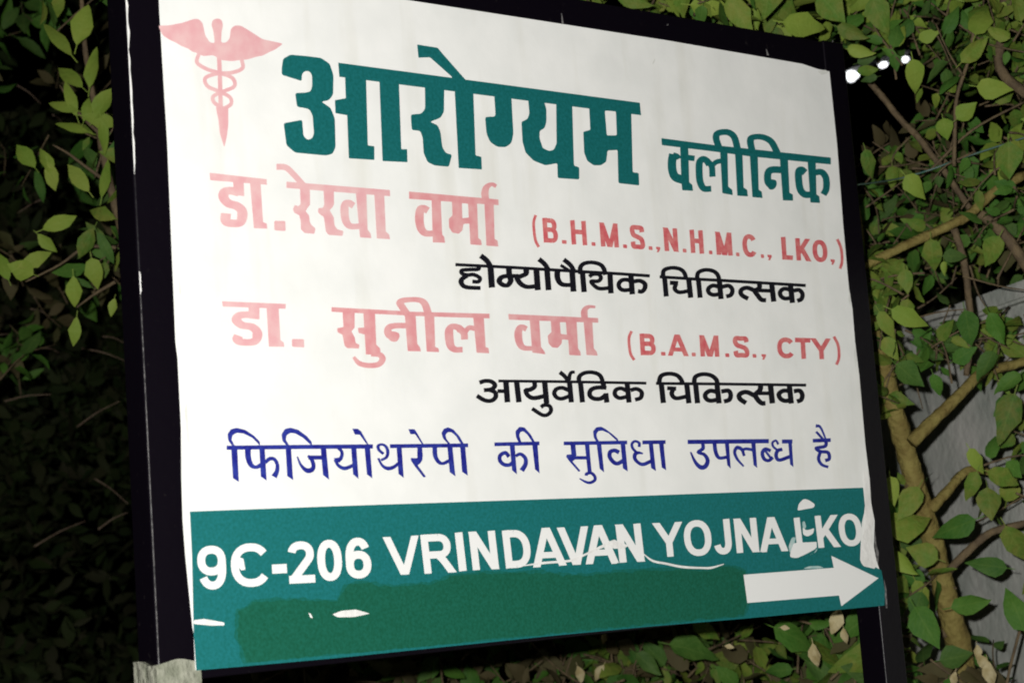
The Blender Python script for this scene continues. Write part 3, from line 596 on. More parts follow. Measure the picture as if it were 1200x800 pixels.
# white address on the band
def word(letters, wgt, lean, label, slope=-0.05):
    p = Print()
    for ch, x0, x1, yt, yb in letters: latin(p, ch, x0, x1, yt, yb, wgt, lean, slope)
    return p.build('lettering', M['white'], 0.0054, label)
word([('9', 231.4, 265.3, 639, 690.2), ('C', 270.3, 312.8, 636.3, 687.3), ('-', 318.5, 336.5, 660.7, 671.4), ('2', 337.5, 368.6, 633.9, 682.8), ('0', 371.5, 401, 632, 680.2), ('6', 404.7, 435, 629.6, 677.4)], 9.2, 0.06, 'white house number on the green band')
word([('V', 450.6, 488.4, 628, 672.8), ('R', 492.3, 533.8, 625.3, 671), ('I', 532.8, 547, 623.5, 668.6), ('N', 549, 585, 622, 667), ('D', 588, 622, 620.5, 664.8), ('A', 626.8, 662.4, 618, 663.5), ('V', 654.5, 687.2, 617, 661.3), ('A', 688.2, 723.5, 615, 660.8), ('N', 721, 755.6, 613.6, 658.2)], 8.4, 0.115, 'first long white word on the green band')
word([('Y', 766.2, 797.4, 611.8, 651.8), ('O', 801.2, 834, 609, 651), ('J', 837, 857.8, 608, 649.2), ('N', 859.5, 890, 606.8, 647), ('A', 892.6, 922, 605.6, 646)], 7.6, 0.1, 'second white word on the green band')
word([('L', 930, 957.5, 605.8, 642), ('K', 954.6, 985.6, 603.4, 641), ('O', 982.6, 1010.4, 601.4, 639.6)], 7.0, 0.12, 'last white word on the green band, partly smeared')
p = Print().P((871.3, 673), (977, 664.8), (974.2, 650.8), (1029.5, 677), (986, 709.8), (983.2, 697.2), (875.8, 706))
p.build('arrow', M['white'], 0.0054, 'white arrow pointing right')
# tears, slits, smears
p = Print().z(600, 590, 6.667).S(19, (70, 485), (250, 461), (400, 450), (480, 436), (600, 382), (700, 335), (770, 312), t=[.3, 1, .9, 1, .8, 1.2, 1.6]).P((740, 300), (800, 278), (840, 300), (918, 325), (870, 350), (790, 350), r=8)
p.S(17, (1028, 392), (1100, 445), (1200, 466), (1330, 492), (1480, 500), (1560, 498), (1655, 470), t=[.5, 1, 1, 1.1, .9, 1, .4])
p.build('peeling_tear', M['paperwhite'], 0.0064, 'raised white tear running through the white words')
p = Print().z(220, 590, 4.2125).P((30, 574), (80, 567), (180, 585), (182, 599), (110, 600), (30, 592), r=6)
p.build('slit', M['paperwhite'], 0.0056)
p = Print().z(220, 590, 4.2125).P((713, 545), (760, 527), (830, 521), (900, 541), (820, 558), (740, 559), r=8)
p.build('slit', M['paperwhite'], 0.0056)
p = Print().z(220, 590, 4.2125).P((596, 538), (608, 542), (618, 563), (606, 562), r=3)
p.build('slit', M['paperwhite'], 0.0056)
p = Print().z(220, 590, 4.2125).P((250, 262), (275, 270), (285, 325), (262, 328), (245, 300), r=6)
p.build('scuff_mark', M['white'], 0.0056)
for off, mn, pts in ((0.0058, 'white', ((172, 190), (180, 150), (210, 120), (240, 128), (275, 152), (270, 172), (225, 180))), (0.0058, 'white', ((203, 285), (222, 305), (250, 300), (272, 290), (265, 325), (230, 342), (205, 330))),
                     (0.0058, 'white', ((128, 462), (132, 430), (150, 380), (190, 375), (240, 378), (283, 376), (282, 412), (230, 440), (170, 468))), (0.0056, 'smear', ((120, 400), (140, 345), (165, 345), (150, 400), (128, 440))),
                     (0.0056, 'smear', ((205, 530), (240, 515), (300, 513), (330, 525), (300, 528))), (0.0056, 'smear', ((268, 440), (290, 405), (285, 430), (240, 452))), (0.0056, 'smear', ((200, 255), (215, 250), (225, 290), (205, 300)))):
    Print().z(900, 560, 5).P(*pts, r=12).build('paint_smudge', M[mn], off)
# curled sheet margin on the right
p = Print().z(900, 560, 5).P((560, -40), (566, 60), (573, 130), (563, 200), (572, 265), (556, 340), (546, 420), (543, 490), (560, 515), (627, 531), (634, 470), (616, 400), (609, 300), (620, 250), (603, 130), (594, 0), (590, -40), r=8)
p.build('curled_margin', M['paperwhite'], 0.0062)
for pts in (((628, 300), (634, 380), (650, 440), (642, 520), (636, 525), (632, 440), (622, 360)), ((680, 590), (694, 650), (700, 760), (690, 760), (684, 660))):
    p = Print().z(900, 560, 5).P(*pts, r=4); p.build('paint_chip', M['scuff_glint'], 0.0005)
# loose sheet nicks on the top rail
for x, y, dx, h in ((659.5, 28, -1.5, 12), (900, 65, -2, 7), (782, 30, 1, 2), (975, 55, 1, 8)):
    p = Print().P((x - 1.2, y), (x + 1.2, y), (x + dx + .5, y - h), (x + dx - .5, y - h)); p.build('paint_chip', M['scuff_glint'], -0.001)
# flash highlight along the near post's arris, painted as pale strips
rng = random.Random(3)
def arris(name, x, y0, y1, wpx):
    pts = []
    for i in range(26):
        t = i / 25; z0 = onplane(150, 0).z; pass
    return
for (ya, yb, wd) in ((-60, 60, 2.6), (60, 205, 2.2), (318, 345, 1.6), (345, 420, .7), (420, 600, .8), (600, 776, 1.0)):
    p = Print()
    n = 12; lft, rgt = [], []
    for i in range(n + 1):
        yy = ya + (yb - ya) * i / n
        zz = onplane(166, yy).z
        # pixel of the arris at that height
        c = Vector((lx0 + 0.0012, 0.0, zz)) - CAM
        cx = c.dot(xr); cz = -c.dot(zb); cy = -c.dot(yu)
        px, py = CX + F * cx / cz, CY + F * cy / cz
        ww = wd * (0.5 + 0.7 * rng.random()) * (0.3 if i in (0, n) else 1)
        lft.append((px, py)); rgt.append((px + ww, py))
    p.P(*(lft + rgt[::-1])); p.build('painted_glint', M['scuff_glint'] if wd < 1.2 else M['paperwhite'], 0.0004)

# print belongs to the sheet, the address and its damage to the green band
_sheet = next(o for o in sign.children if o.name.startswith('printed_sheet')); _band = next(o for o in sign.children if o.name.startswith('green_band'))
for o in list(sign.children):
    k0 = o.name.split('.')[0]
    if k0 in ('lettering', 'emblem', 'curled_margin', 'arrow', 'slit', 'scuff_mark', 'paint_smudge', 'peeling_tear', 'overpainted_patch', 'thin_paint_edge'):
        onband = k0 in ('arrow', 'slit', 'scuff_mark', 'paint_smudge', 'peeling_tear', 'overpainted_patch', 'thin_paint_edge') or o.data.materials[0].name == 'white_print'
        o.parent = _band if onband else _sheet; o.matrix_parent_inverse = Matrix.Identity(4)

# ------------------------------------------------------------------ boundary wall
WP = at(1170, 345, 3.95)
wd = ray(63, 735); wd.z = 0; wd.normalize()
wn = Vector((-wd.y, wd.x, 0))                       # towards the left / camera side
if wn.dot(CAM - WP) < 0: wn = -wn
wall = thing('boundary_wall', 'grey plastered boundary wall with stepped coping behind the leafy shrub', 'wall', WP - Vector((0, 0, WP.z)))
def wall_box(name, a0, a1, n0, n1, z0, z1, bev=0.006):
    bm = bmesh.new(); bmesh.ops.create_cube(bm, size=1.0)
    for v in bm.verts:
        a = a0 if v.co.x < 0 else a1; nn = n0 if v.co.y < 0 else n1; z = z0 if v.co.z < 0 else z1
        q = Vector((WP.x, WP.y, 0)) + wd * a + wn * nn; v.co = Vector((q.x, q.y, z))
    bmesh.ops.recalc_face_normals(bm, faces=bm.faces)
    if bev: bmesh.ops.bevel(bm, geom=list(bm.edges), offset=bev, segments=2, affect='EDGES')
    me = bpy.data.meshes.new(name); bm.to_mesh(me); bm.free(); me.materials.append(M['plaster'])
    o = bpy.data.objects.new(name, me); COL.objects.link(o); attach(o, wall)
wall_box('wall_body', -1.6, 0.95, -0.20, 0.0, -0.3, WP.z - 0.085)
wall_box('coping', -1.62, 0.96, -0.24, 0.045, WP.z - 0.04, WP.z)
wall_box('coping_ledge', -1.61, 0.955, -0.22, 0.03, WP.z - 0.085, WP.z - 0.0405)

# ------------------------------------------------------------------ leaves
lrw = random.Random(5)
def leaf_mesh(name, width, fold, droop, twist, broad):
    ts = [0.0, 0.10, 0.28, 0.48, 0.70, 0.88, 1.0]
    vs, fs = [], []
    for t in ts:
        if broad: h = width * 0.5 * (math.sin(math.pi * min(1, t ** 0.72)) ** 0.85) * (1 - 0.25 * t)
        else: h = width * 0.5 * (math.sin(math.pi * t ** 0.9) ** 0.9)
        if t in (0.0,): h = 0.012
        if t == 1.0: h = 0.004
        z = -droop * t * t; tw = twist * t
        for s in (-1, 0, 1):
            y, zz = s * h * (1 + lrw.uniform(-.16, .16)), (fold * h if s else 0) + (lrw.uniform(-.03, .03) if 0 < t < 1 else 0)
            vs.append((t, y * math.cos(tw) - zz * math.sin(tw), z + y * math.sin(tw) + zz * math.cos(tw)))
    for i in range(len(ts) - 1):
        for s in (0, 1):
            fs.append((i * 3 + s, (i + 1) * 3 + s, (i + 1) * 3 + s + 1, i * 3 + s + 1))
    # petiole
    b0 = len(vs)
    vs += [(-0.22, -0.012, 0.03), (-0.22, 0.012, 0.03), (0.03, 0.012, 0), (0.03, -0.012, 0)]
    fs.append((b0, b0 + 1, b0 + 2, b0 + 3))
    return np.array(vs), fs
LEAF_V = np.array([-1, 0, 1] * 7 + [-.05, .05, .05, -.05])
LEAF_U = np.array([t for t in (0.0, 0.10, 0.28, 0.48, 0.70, 0.88, 1.0) for _ in range(3)] + [0, 0, 0, 0])
def leaf_uv(me):
    lay = me.uv_layers.new(name='UVMap'); nv = len(LEAF_U)
    idx = np.empty(len(me.loops), dtype=np.int32); me.loops.foreach_get('vertex_index', idx); idx %= nv
    lay.data.foreach_set('uv', np.stack([LEAF_U[idx], LEAF_V[idx]], 1).astype(np.float32).ravel())
lr = random.Random(21)
LV = {'broad': [leaf_mesh('leaf', lr.uniform(.5, .82), lr.uniform(-.25, .6), lr.uniform(-.1, .5), lr.uniform(-.8, .8), True) for _ in range(10)],
      'narrow': [leaf_mesh('leaf', lr.uniform(.34, .54), lr.uniform(-.1, .5), lr.uniform(0, .35), lr.uniform(-.5, .5), False) for _ in range(6)]}
LM = {}
def shared(kind, i, matname):
    key = (kind, i, matname)
    if key not in LM:
        v, f = LV[kind][i]
        me = bpy.data.meshes.new('leaf'); me.from_pydata(v.tolist(), [], f); me.materials.append(M[matname])
        for q in me.polygons: q.use_smooth = True
        leaf_uv(me)
        LM[key] = me
    return LM[key]
def frame_matrix(pos, axis, normal, size):
    x = axis.normalized(); z = (normal - x * normal.dot(x))
    z = z.normalized() if z.length > 1e-3 else x.orthogonal().normalized()
    y = z.cross(x)
    return Matrix(((x.x * size, y.x * size, z.x * size, pos.x), (x.y * size, y.y * size, z.y * size, pos.y), (x.z * size, y.z * size, z.z * size, pos.z), (0, 0, 0, 1)))
LAMP_PX = [(999, 88, 6), (1035, 76, 4.5), (1061, 69, 3)]
def project(q):
    c = q - CAM; d = -c.dot(zb)
    return CX + F * c.dot(xr) / d, CY - F * c.dot(yu) / d, d
class Shrub:
    def __init__(s, name, label, base, group=None, cat='shrub'):
        s.root = thing(name, label, cat, base, group); s.items = []      # (matrix, kind, variant, material, prominence)
        s.twigs = []
    def leaf(s, pos, axis, normal, size, kind, matname, prom=None):
        px, py, d = project(pos + axis.normalized() * size * 0.5)
        for lx, ly, lr in LAMP_PX:
            if (px - lx) ** 2 + (py - ly) ** 2 < (lr + 0.33 * size * F / d) ** 2: return
        hid = 0 if (-20 < px < 1220 and -20 < py < 820) else 1
        y1 = -46 + 0.1615 * (px - 185); y2 = 784 - 0.094 * (px - 229)
        if 190 < px < 985 and y1 < py < y2 - 20: hid = 1                   # behind the board
        s.items.append((frame_matrix(pos, axis, normal, size), kind, random.randrange(len(LV[kind])), matname, (hid, d / size if prom is None else -1)))
    def twig(s, a, b, r, kind, matname, n, size, spread=1.0, bark='barkbrown'):
        """a short twig from a to b with leaves set alternately along it"""
        mid = (a + b) / 2 + Vector((random.uniform(-1, 1), random.uniform(-1, 1), random.uniform(-.5, 1))) * (b - a).length * 0.12
        tube('twig', [a, mid, b], [r, r * 0.55], M[bark], s.root, 5, 0, 3)
        d = (b - a).normalized(); tocam = (CAM - a).normalized()
        pts = spline([a, mid, b], 12)
        for i in range(n):
            t = (i + 0.6 + random.uniform(-.25, .25)) / n; t = min(max(t, 0.05), 1.0)
            pos = pts[min(int(t * (len(pts) - 1)), len(pts) - 1)]
            side = d.cross(tocam); side = side.normalized() if side.length > .1 else Vector((1, 0, 0))
            rv = Vector((random.gauss(0, 1), random.gauss(0, 1), random.gauss(0, 1)))
            ax = side * (1 if i % 2 else -1) * 0.8 + d * 0.7 + rv * 0.35 * spread + Vector((0, 0, -.25))
            nn = tocam * 0.75 + Vector((0, 0, 0.45)) + Vector((random.gauss(0, 1), random.gauss(0, 1), random.gauss(0, 1))) * 0.72 * spread
            sz = size * random.uniform(.5, 1.2)
            ax.normalize()
            s.leaf(pos + ax * sz * 0.18, ax, nn, sz, kind, matname)
    def finish(s, cap=298):
        s.items.sort(key=lambda q: q[4]); inv = Matrix.Translation(-s.root.location)
        for mtx, kind, i, mn, pr in s.items[:cap]:
            o = bpy.data.objects.new('leaf', shared(kind, i, mn)); COL.objects.link(o)
            o.parent = s.root; o.matrix_parent_inverse = inv; o.matrix_world = mtx
            o.matrix_basis = mtx
        rest = s.items[cap:]
        for mn in sorted({q[3] for q in rest}):
            vs, fs, base = [], [], 0
            for mtx, kind, i, m2, pr in rest:
                if m2 != mn: continue
                v, f = LV[kind][i]; A = np.array(mtx)
                vs.append(v @ A[:3, :3].T + A[:3, 3]); fs += [tuple(j + base for j in q) for q in f]; base += len(v)
            o = link_mesh('foliage', np.concatenate(vs).tolist(), fs, M[mn], s.root, True); o['kind'] = 'stuff'; leaf_uv(o.data)
def rnd(a, b): return random.uniform(a, b)

# shrub right of and behind the board
base = at(1140, 900, 3.62); base.z = 0
sh = Shrub('leafy_shrub', 'tall leafy shrub with yellowish trunk growing behind the right post', base)
def trunk_pts(l, d0, d1):
    n = len(l); return [at(x, y, d0 + (d1 - d0) * i / (n - 1)) for i, (x, y) in enumerate(l)]
tp = trunk_pts([(1036, 430), (1044, 465), (1054, 500), (1066, 545), (1080, 592), (1092, 630), (1104, 682), (1117, 732), (1130, 800)], 3.50, 3.62)
tube('trunk', tp + [base + Vector((0, 0, .7)), base + Vector((0, 0, -0.1))], [.016, .017, .0185, .0195, .02, .02, .021, .023, .026, .03, .04], M['bark'], sh.root, 12, .05)
tube('branch', trunk_pts([(1036, 432), (1028, 400), (1012, 350), (1008, 290), (1000, 230), (985, 180)], 3.50, 3.55), [.014, .006], M['bark'], sh.root, 8, .05)
tube('branch', trunk_pts([(1068, 518), (1096, 490), (1125, 462), (1152, 436), (1185, 428), (1230, 415)], 3.50, 3.58), [.0125, .008], M['bark'], sh.root, 10, .06)
tube('branch', trunk_pts([(1090, 597), (1112, 573), (1128, 555), (1145, 550), (1180, 560)], 3.55, 3.60), [.0105, .006], M['bark'], sh.root, 8, .06)
tube('branch', trunk_pts([(1112, 668), (1140, 640), (1165, 622), (1205, 612), (1250, 600)], 3.56, 3.52), [.008, .006], M['barkbrown'], sh.root, 8, .06)
tube('branch', trunk_pts([(1108, 745), (1085, 720), (1062, 690), (1048, 680)], 3.6, 3.58), [.006, .003], M['barkbrown'], sh.root, 6, .06)
tube('branch', trunk_pts([(1000, 317), (1020, 308), (1060, 288), (1100, 270), (1135, 252), (1165, 225), (1200, 205)], 3.42, 3.50), [.0085, .009], M['bark'], sh.root, 8, .06)
tube('branch', trunk_pts([(1118, 268), (1128, 300), (1134, 340), (1138, 390), (1132, 440)], 3.48, 3.5), [.007, .006], M['barkbrown'], sh.root, 8, .06)
tube('branch', trunk_pts([(1148, 250), (1170, 268), (1190, 292), (1215, 330), (1250, 390)], 3.46, 3.46), [.009, .012], M['barkbrown'], sh.root, 8, .06)
tube('branch', trunk_pts([(1018, 95), (1035, 115), (1055, 140), (1075, 160), (1092, 182), (1110, 205), (1140, 250)], 3.6, 3.5), [.0062, .006], M['barkbrown'], sh.root, 8, .06)
tube('branch', trunk_pts([(1178, -20), (1176, 30), (1170, 70), (1180, 92), (1205, 112), (1240, 140)], 3.55, 3.5), [.009, .01], M['barkbrown'], sh.root, 8, .06)
tube('branch', trunk_pts([(1118, 195), (1119, 150), (1122, 110), (1138, 60), (1142, 10)], 3.42, 3.42), [.004, .003], M['barkbrown'], sh.root, 6, .05)
tube('branch', trunk_pts([(1090, 200), (1130, 160), (1160, 140), (1200, 120)], 3.52, 3.52), [.003, .002], M['barkbrown'], sh.root, 6, .05)
tube('branch', trunk_pts([(1200, 720), (1180, 800), (1170, 900)], 3.5, 3.5), [.003, .003], M['barkbrown'], sh.root, 6, .05)
# leaves that stand out one by one: centre x, y, length px, direction degrees (image, 0 = right, 90 = down), material
def hero(x, y, lpx, ang, mn, depth=3.36, kind='broad', tilt=.25):
    s = lpx * depth / F; a = math.radians(ang)
    ax = xr * math.cos(a) - yu * math.sin(a) + zb * rnd(-tilt, tilt)
    c = at(x, y, depth)
    nn = (CAM - c).normalized() + Vector((rnd(-1, 1), rnd(-1, 1), rnd(0, 1))) * .3
    sh.leaf(c - ax.normalized() * s * .5, ax, nn, s, kind, mn, 1)
for h in [(1074, 90, 42, 75, 'leafyellow'), (1166, 104, 42, 8, 'leafyellow'), (1020, 192, 36, 70, 'leaf'), (1073, 219, 36, 50, 'leafyellow'), (1182, 188, 44, 85, 'leaf'), (1108, 152, 28, 80, 'leafyellow'), (1133, 130, 30, 320, 'leafyellow'), (1142, 58, 44, 315, 'leaf'),
          (1150, 20, 46, 290, 'leafyellow'), (1030, 18, 46, 70, 'leaf'), (1092, 300, 40, 85, 'leaf'), (1162, 295, 42, 118, 'leaf'), (1120, 300, 30, 0, 'leafdeep'), (1066, 372, 46, 25, 'leafyellow'), (1040, 380, 36, 60, 'leaf'), (1135, 385, 46, 75, 'leafdeep'), (1168, 385, 44, 60, 'leafdeep'), (1107, 315, 18, 85, 'leafyellow'), (1062, 330, 30, 80, 'leaf'),
          (1066, 440, 42, 40, 'leafdeep'), (1098, 452, 30, 70, 'leafdeep'), (1180, 490, 62, 110, 'leaf'), (1145, 540, 34, 60, 'leafyellow'), (1178, 560, 46, 20, 'leaf'), (1138, 570, 38, 110, 'leaf'), (1160, 590, 40, 80, 'leaf'), (1118, 617, 52, 160, 'leafdeep'), (1065, 590, 46, 120, 'leaf'), (1068, 612, 60, 340, 'leaf'), (1058, 660, 44, 35, 'leafyellow'), (1080, 648, 40, 200, 'leaf'),
          (1138, 707, 50, 350, 'leafdeep'), (1086, 735, 56, 60, 'leafdeep'), (1160, 662, 44, 190, 'leafdeep'), (1192, 640, 56, 60, 'leaf'), (1192, 715, 50, 250, 'leafdeep'), (1045, 575, 36, 80, 'leafyellow'), (1180, 450, 40, 140, 'leafdeep'), (1155, 430, 44, 120, 'leafdeep')]:
    hero(*h)
for h in [(835, 8, 52, 5, 'leafyellow'), (945, 30, 58, 6, 'leafyellow'), (868, 20, 54, 60, 'leaf'), (900, 0, 50, 100, 'leaf'), (975, 10, 46, 45, 'leaf'), (1000, 38, 40, 20, 'leaf'), (745, 0, 46, 20, 'leaf'), (800, -5, 46, 80, 'leaf'), (1010, 60, 34, 10, 'leafyellow')]:
    hero(*h, depth=3.30)
for x, y, l, a, mn in ((1017, 83, 27, 350, 'leaf'), (1016, 70, 24, 340, 'leafdeep'), (1049, 74, 21, 80, 'leafdeep'), (1018, 92, 20, 170, 'leafdeep')):
    keep_px = LAMP_PX; LAMP_PX = []; hero(x, y, l, a, mn, 3.4); LAMP_PX = keep_px
# twigs by zone: x0 y0 x1 y1 count, depth range, leaf px
def zone(s, x0, y0, x1, y1, n, d0, d1, lpx, kind, mats, nl=6, wall_clear=False):
    for _ in range(n):
        x, y, d = rnd(x0, x1), rnd(y0, y1), rnd(d0, d1)
        a = at(x, y, d); L = rnd(.09, .2)
        v = Vector((random.gauss(0, 1), random.gauss(0, .6), random.gauss(.1, .8))).normalized()
        s.twig(a - v * L * .5, a + v * L * .5, .0022, kind, random.choice(mats), nl, lpx * d / F)
Gm = ['leaf', 'leaf', 'leafyellow', 'leafyellow', 'leafdeep']
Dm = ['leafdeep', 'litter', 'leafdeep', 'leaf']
zone(sh, 640, -130, 1000, 30, 60, 3.3, 3.8, 35, 'broad', Gm, 7)
zone(sh, 985, -130, 1290, 72, 64, 3.38, 3.8, 31, 'broad', Gm, 7)
zone(sh, 1085, 60, 1300, 200, 22, 3.42, 3.8, 31, 'broad', Gm, 6)
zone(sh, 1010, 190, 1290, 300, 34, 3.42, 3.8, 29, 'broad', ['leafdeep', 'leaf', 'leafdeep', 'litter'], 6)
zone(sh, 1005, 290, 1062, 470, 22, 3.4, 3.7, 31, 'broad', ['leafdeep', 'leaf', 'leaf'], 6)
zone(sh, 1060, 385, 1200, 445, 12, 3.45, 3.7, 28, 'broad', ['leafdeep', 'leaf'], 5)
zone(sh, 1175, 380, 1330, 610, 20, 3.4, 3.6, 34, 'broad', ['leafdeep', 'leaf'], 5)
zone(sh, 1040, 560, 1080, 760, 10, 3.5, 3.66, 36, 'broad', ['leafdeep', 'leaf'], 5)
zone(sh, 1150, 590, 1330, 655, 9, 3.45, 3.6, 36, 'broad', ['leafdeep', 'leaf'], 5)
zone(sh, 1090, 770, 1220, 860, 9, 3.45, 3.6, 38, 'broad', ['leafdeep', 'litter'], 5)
zone(sh, 700, -420, 1330, -120, 50, 3.4, 4.1, 40, 'broad', Gm)
zone(sh, 1230, -100, 1600, 800, 40, 3.0, 3.9, 40, 'broad', Gm)
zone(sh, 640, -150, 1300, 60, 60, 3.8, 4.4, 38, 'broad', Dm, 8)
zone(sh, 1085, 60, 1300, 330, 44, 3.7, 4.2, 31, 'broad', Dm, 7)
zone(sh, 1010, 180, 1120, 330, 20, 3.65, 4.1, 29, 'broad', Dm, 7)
for _ in range(46):   # bare thin twigs threading the crown
    x, y, d = rnd(1010, 1230), rnd(-20, 420), rnd(3.4, 3.8); a = rnd(-1.2, 1.2); L = rnd(30, 95)
    if 1005 < x < 1090 and 60 < y < 180: continue
    tube('twig', [at(x, y, d), at(x + L * .5 * math.cos(a) + rnd(-6, 6), y + L * .5 * math.sin(a) + rnd(-6, 6), d + .02), at(x + L * math.cos(a), y + L * math.sin(a), d)], [.0022, .0010], M['barkbrown'], sh.root, 5, .1, 3)
# dry leaves hanging on it
for x, y, l, a in ((1146, 764, 20, 80), (1152, 776, 26, 50), (1160, 790, 34, 80), (1118, 796, 20, 100)):
    s = l * 3.4 / F; v, f = LV['narrow'][1]
    ax = xr * math.cos(math.radians(a)) - yu * math.sin(math.radians(a)); c = at(x, y, 3.44)
    mtx = frame_matrix(c - ax * s * .5, ax, (CAM - c).normalized() + Vector((rnd(-.5, .5), 0, .2)), s)
    A = np.array(mtx); link_mesh('dry_leaf', (v * np.array([1, 1, 1.4]) @ A[:3, :3].T + A[:3, 3]).tolist(), f, M['dry'], sh.root, True)
sh.finish()

# low hedge under the board
hb = at(800, 760, 3.9); hb.z = 0
hd = Shrub('low_hedge', 'low hedge with broad leaves and withered ones under the sign board', hb, cat='hedge')
for i in range(12):
    x = 1060 - i * 70; d = 3.55 + .13 * i
    q = at(x, 800, d + .12); b0 = Vector((q.x, q.y, -.05))
    tube('stem', [b0, (b0 + q) / 2 + Vector((rnd(-.06, .06), rnd(-.06, .06), 0)), q], [.012, .004], M['barkbrown'], hd.root, 6, .05)
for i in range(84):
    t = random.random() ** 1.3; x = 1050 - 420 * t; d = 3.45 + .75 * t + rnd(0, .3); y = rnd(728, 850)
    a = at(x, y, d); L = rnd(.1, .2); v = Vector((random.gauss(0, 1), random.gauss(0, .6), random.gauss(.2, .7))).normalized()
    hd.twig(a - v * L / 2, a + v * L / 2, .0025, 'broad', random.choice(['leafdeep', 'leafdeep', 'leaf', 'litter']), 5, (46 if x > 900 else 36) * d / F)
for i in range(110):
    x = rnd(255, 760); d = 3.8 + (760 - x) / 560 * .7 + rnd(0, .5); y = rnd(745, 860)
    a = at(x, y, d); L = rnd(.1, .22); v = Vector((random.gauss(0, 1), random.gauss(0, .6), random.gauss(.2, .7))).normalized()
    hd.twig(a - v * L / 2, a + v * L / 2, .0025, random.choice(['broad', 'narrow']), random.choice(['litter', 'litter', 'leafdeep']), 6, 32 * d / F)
for x, y, l, a, d in ((980, 728, 34, 100, 3.36), (955, 768, 30, 80, 3.4), (990, 745, 20, 80, 3.36), (708, 748, 14, 95, 3.9), (680, 790, 22, 70, 4.0), (702, 788, 22, 120, 4.0), (920, 735, 12, 0, 3.5), (855, 757, 12, 5, 3.5), (415, 790, 20, 60, 4.6)):
    s = l * d / F; v, f = LV['narrow'][1]
    ax = xr * math.cos(math.radians(a)) - yu * math.sin(math.radians(a)); c = at(x, y, d)
    A = np.array(frame_matrix(c - ax * s * .5, ax, (CAM - c).normalized() + Vector((rnd(-.5, .5), 0, .2)), s))
    link_mesh('dry_leaf', (v * np.array([1, 1, 1.4]) @ A[:3, :3].T + A[:3, 3]).tolist(), f, M['dry'], hd.root, True)
for h in [(1005, 728, 70, 150, 'leafdeep'), (1010, 770, 80, 170, 'leaf'), (1020, 790, 70, 200, 'leafdeep'), (815, 760, 62, 10, 'leafdeep'), (760, 778, 40, 40, 'leafdeep'), (935, 745, 60, 20, 'leafdeep'), (830, 736, 40, 20, 'leaf')]:
    x, y, lpx, ang, mn = h; depth = 3.5 if x > 900 else 3.75
    s = lpx * depth / F; a = math.radians(ang); ax = xr * math.cos(a) - yu * math.sin(a); c = at(x, y, depth)
    hd.leaf(c - ax * s * .5, ax, (CAM - c).normalized() + Vector((0, 0, .5)), s, 'broad', mn, 1)
hd.finish()

# slender shrub left of the near post
lb = at(196, 800, 3.72); lb.z = 0
ls = Shrub('slender_shrub', 'slender shrub with small pale leaves beside the left post', lb)
q1 = [at(x, y, 3.72) for x, y in ((172, 400), (150, 300), (125, 200), (112, 130), (100, 60), (95, -10))]
tube('trunk', [lb + Vector((0, 0, -.1)), lb + Vector((0, 0, .7)), at(185, 560, 3.72)] + q1, [.014, .012, .01, .008, .006, .004], M['barkbrown'], ls.root, 8, .06)
for l in (((136, 290), (100, 290), (70, 310), (30, 330)), ((128, 215), (100, 195), (80, 180), (62, 170)), ((120, 160), (90, 130), (70, 100)), ((135, 330), (110, 345), (90, 360))):
    tube('branch', [at(x, y, 3.7) for x, y in l], [.004, .0018], M['barkbrown'], ls.root, 6, .06)
def hero2(x, y, lpx, ang, mn='leafyellow', depth=3.64, kind='narrow'):
    s = lpx * depth / F; a = math.radians(ang); ax = xr * math.cos(a) - yu * math.sin(a) + zb * rnd(-.2, .2); c = at(x, y, depth)
    ls.leaf(c - ax.normalized() * s * .5, ax, (CAM - c).normalized() + Vector((rnd(-1, 1), rnd(-1, 1), rnd(0, 1))) * .3, s, kind, mn, 1)
for h in [(67, 43, 58, 232), (96, 28, 52, 282), (107, 78, 50, 275), (82, 88, 42, 225), (82, 115, 44, 250), (72, 125, 40, 195), (102, 128, 30, 285), (122, 120, 44, 300), (84, 148, 42, 200), (118, 140, 44, 10), (122, 160, 40, 80), (30, 182, 38, 232), (54, 188, 34, 250), (60, 206, 34, 75), (92, 208, 40, 235), (124, 210, 44, 285),
          (24, 316, 34, 200, 'leafyellow', 3.64, 'broad'), (40, 304, 42, 330), (4, 312, 34, 250), (110, 320, 36, 80, 'leafyellow', 3.64, 'broad'), (87, 342, 38, 88), (132, 360, 22, 100), (88, 388, 34, 95), (68, 262, 40, 340), (55, 285, 30, 45), (100, 285, 40, 120, 'leaf'), (125, 290, 42, 60, 'leafdeep'), (118, 250, 40, 200, 'leaf')]:
    hero2(*h)
zone(ls, 105, 150, 190, 330, 9, 3.7, 3.95, 34, 'narrow', ['leaf', 'leafdeep'], 5)
zone(ls, 60, -120, 180, 20, 8, 3.8, 4.0, 32, 'narrow', ['leaf', 'leafdeep'], 5)
zone(ls, -60, -120, 140, 300, 26, 4.3, 5.2, 34, 'narrow', ['leafdeep', 'leafdeep', 'litter'], 7)
zone(ls, -60, 280, 150, 430, 12, 4.4, 5.2, 32, 'narrow', ['leafdeep', 'litter'], 6)
ls.finish()

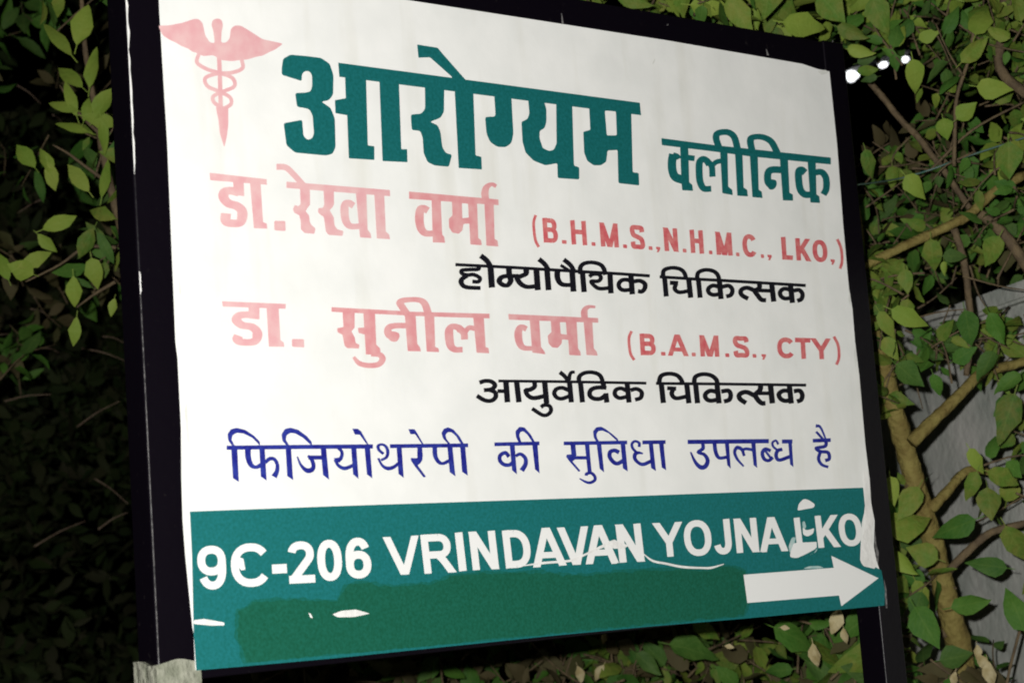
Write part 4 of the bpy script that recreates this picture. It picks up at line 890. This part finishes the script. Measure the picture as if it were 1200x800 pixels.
# dark bushes far behind
def far_bush(x, y0, y1, d, wpx, n, label, seed):
    rg = random.Random(seed); c = at(x, (y0 + y1) / 2, d); R = wpx * d / F / 2; b0 = Vector((c.x, c.y, 0))
    top = at(x, y0, d).z
    root = thing('garden_bush', label, 'bush', b0, 'dark bushes in the background')
    for k2 in range(5):
        a = rg.uniform(0, 6.28)
        tube('stem', [b0 + Vector((.1 * math.cos(a), .1 * math.sin(a), -.05)), b0 + Vector((R * .3 * math.cos(a), R * .3 * math.sin(a), top * .12)), b0 + Vector((R * .45 * math.cos(a), R * .45 * math.sin(a), top * .25))], [.009, .004], M['litter'], root, 6, .05)
    vs, fs, base = [], [], 0
    clumps = [(Vector((rg.uniform(-1, 1) * R, rg.uniform(-.6, .6) * R, rg.uniform(.1, .97) * top)), rg.uniform(.15, .4)) for _ in range(70)]
    for i in range(n):
        cc, cr = rg.choice(clumps)
        q = b0 + cc + Vector((rg.gauss(0, 1), rg.gauss(0, 1), rg.gauss(0, 1))) * cr * .6
        if q.z < 0.02: q.z = 0.05 + rg.random() * .2
        ax = Vector((rg.gauss(0, 1), rg.gauss(0, 1), rg.gauss(-.2, .7))); nn = Vector((rg.gauss(0, 1), rg.gauss(-.6, 1), rg.gauss(.4, 1)))
        v, f = LV['narrow'][rg.randrange(3)]
        A = np.array(frame_matrix(q, ax, nn, rg.uniform(.05, .1))); vs.append(v @ A[:3, :3].T + A[:3, 3]); fs += [tuple(j + base for j in t) for t in f]; base += len(v)
    o = link_mesh('foliage', np.concatenate(vs).tolist(), fs, M['farleaf'], root, True); o['kind'] = 'stuff'
    return root
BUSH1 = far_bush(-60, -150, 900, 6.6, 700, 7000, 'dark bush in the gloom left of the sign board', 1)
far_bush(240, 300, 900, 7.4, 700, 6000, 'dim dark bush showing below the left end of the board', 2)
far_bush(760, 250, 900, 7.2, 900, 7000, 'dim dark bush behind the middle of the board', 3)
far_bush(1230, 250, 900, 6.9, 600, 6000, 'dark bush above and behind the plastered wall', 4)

rg = random.Random(11); dg = BUSH1
for x, y, x2, y2 in ((96, 408, 150, 424), (120, 394, 146, 402), (36, 362, 56, 370), (0, 392, 20, 396), (50, 408, 70, 414), (20, 100, 48, 122), (62, 135, 74, 146), (110, 560, 150, 590), (40, 640, 100, 610), (60, 230, 20, 250), (5, 470, 60, 462), (90, 500, 140, 470), (115, 620, 150, 600)):
    a_, b_ = at(x, y, 5.2 + rg.random() * .2), at(x2, y2, 5.25 + rg.random() * .2)
    tube('dry_twig', [a_, (a_ + b_) / 2 + Vector((0, 0, .006)), b_], [.0024, .0010], M['dryst'], dg, 5)

# wire from the right post
wp = [Vector((rx1 - .004, .02, onplane(1012, 216).z))] + [at(x, y, 3.46) for x, y in ((1050, 210), (1090, 199), (1125, 186), (1165, 173), (1205, 160), (1300, 130))]
wr = tube('wire', wp, [.0016, .0016], M['wire'], None, 6); wr['label'] = 'thin green wire running from the right post through the leaves'; wr['category'] = 'wire'

# distant street lamp
P1 = at(990, 91, 24.0); r2 = ray(1068, 67); P2 = CAM + r2 * ((P1.z - CAM.z) / r2.z)
ld = (P2 - P1).normalized()
lamp = thing('street_lamp', 'lit white three bulb street lamp glimpsed through leaves', 'lamp', (P1.x - ld.x * .3, P1.y - ld.y * .3, 0))
pb = Vector(lamp.location)
tube('pole', [pb + Vector((0, 0, -.3)), pb + Vector((0, 0, P1.z * .5)), pb + Vector((0, 0, P1.z + .1))], [.06, .04], M['polegrey'], lamp, 10)
tube('arm', [pb + Vector((0, 0, P1.z + .06)), (pb + Vector((0, 0, P1.z)) + P2) / 2 + Vector((0, 0, .08)), P2 + Vector((0, 0, .08))], [.02, .02], M['polegrey'], lamp, 8)
for (bx, by, rxp, ryp) in ((999, 89, 7.0, 5.5), (1035, 76.5, 5.5, 2.6), (1061, 70, 3.6, 2.8)):
    bm = bmesh.new(); bmesh.ops.create_uvsphere(bm, u_segments=20, v_segments=12, radius=1.0)
    c = at(bx, by, P1.z and 24.0); q = ray(bx, by); c = CAM + q * ((P1.z - .02 - CAM.z) / q.z); dd = project(c)[2]
    for v in bm.verts: v.co *= 1 + .22 * math.sin(3.1 * v.co.x + bx) * math.cos(4.3 * v.co.z + bx)
    for v in bm.verts: v.co = c + ld * (v.co.x * rxp * dd / F) + Vector((0, 0, 1)) * (v.co.z * ryp * dd / F) + ld.cross(Vector((0, 0, 1))) * (v.co.y * ryp * dd / F)
    me = bpy.data.meshes.new('bulb'); bm.to_mesh(me); bm.free(); me.materials.append(M['tube'])
    for q in me.polygons: q.use_smooth = True
    o = bpy.data.objects.new('bulb', me); COL.objects.link(o); attach(o, lamp)
print('sheet height', ZT - ZB, 'cam', CAM, 'tube length', (P2 - P1).length, 'post width', lx1 - lx0)
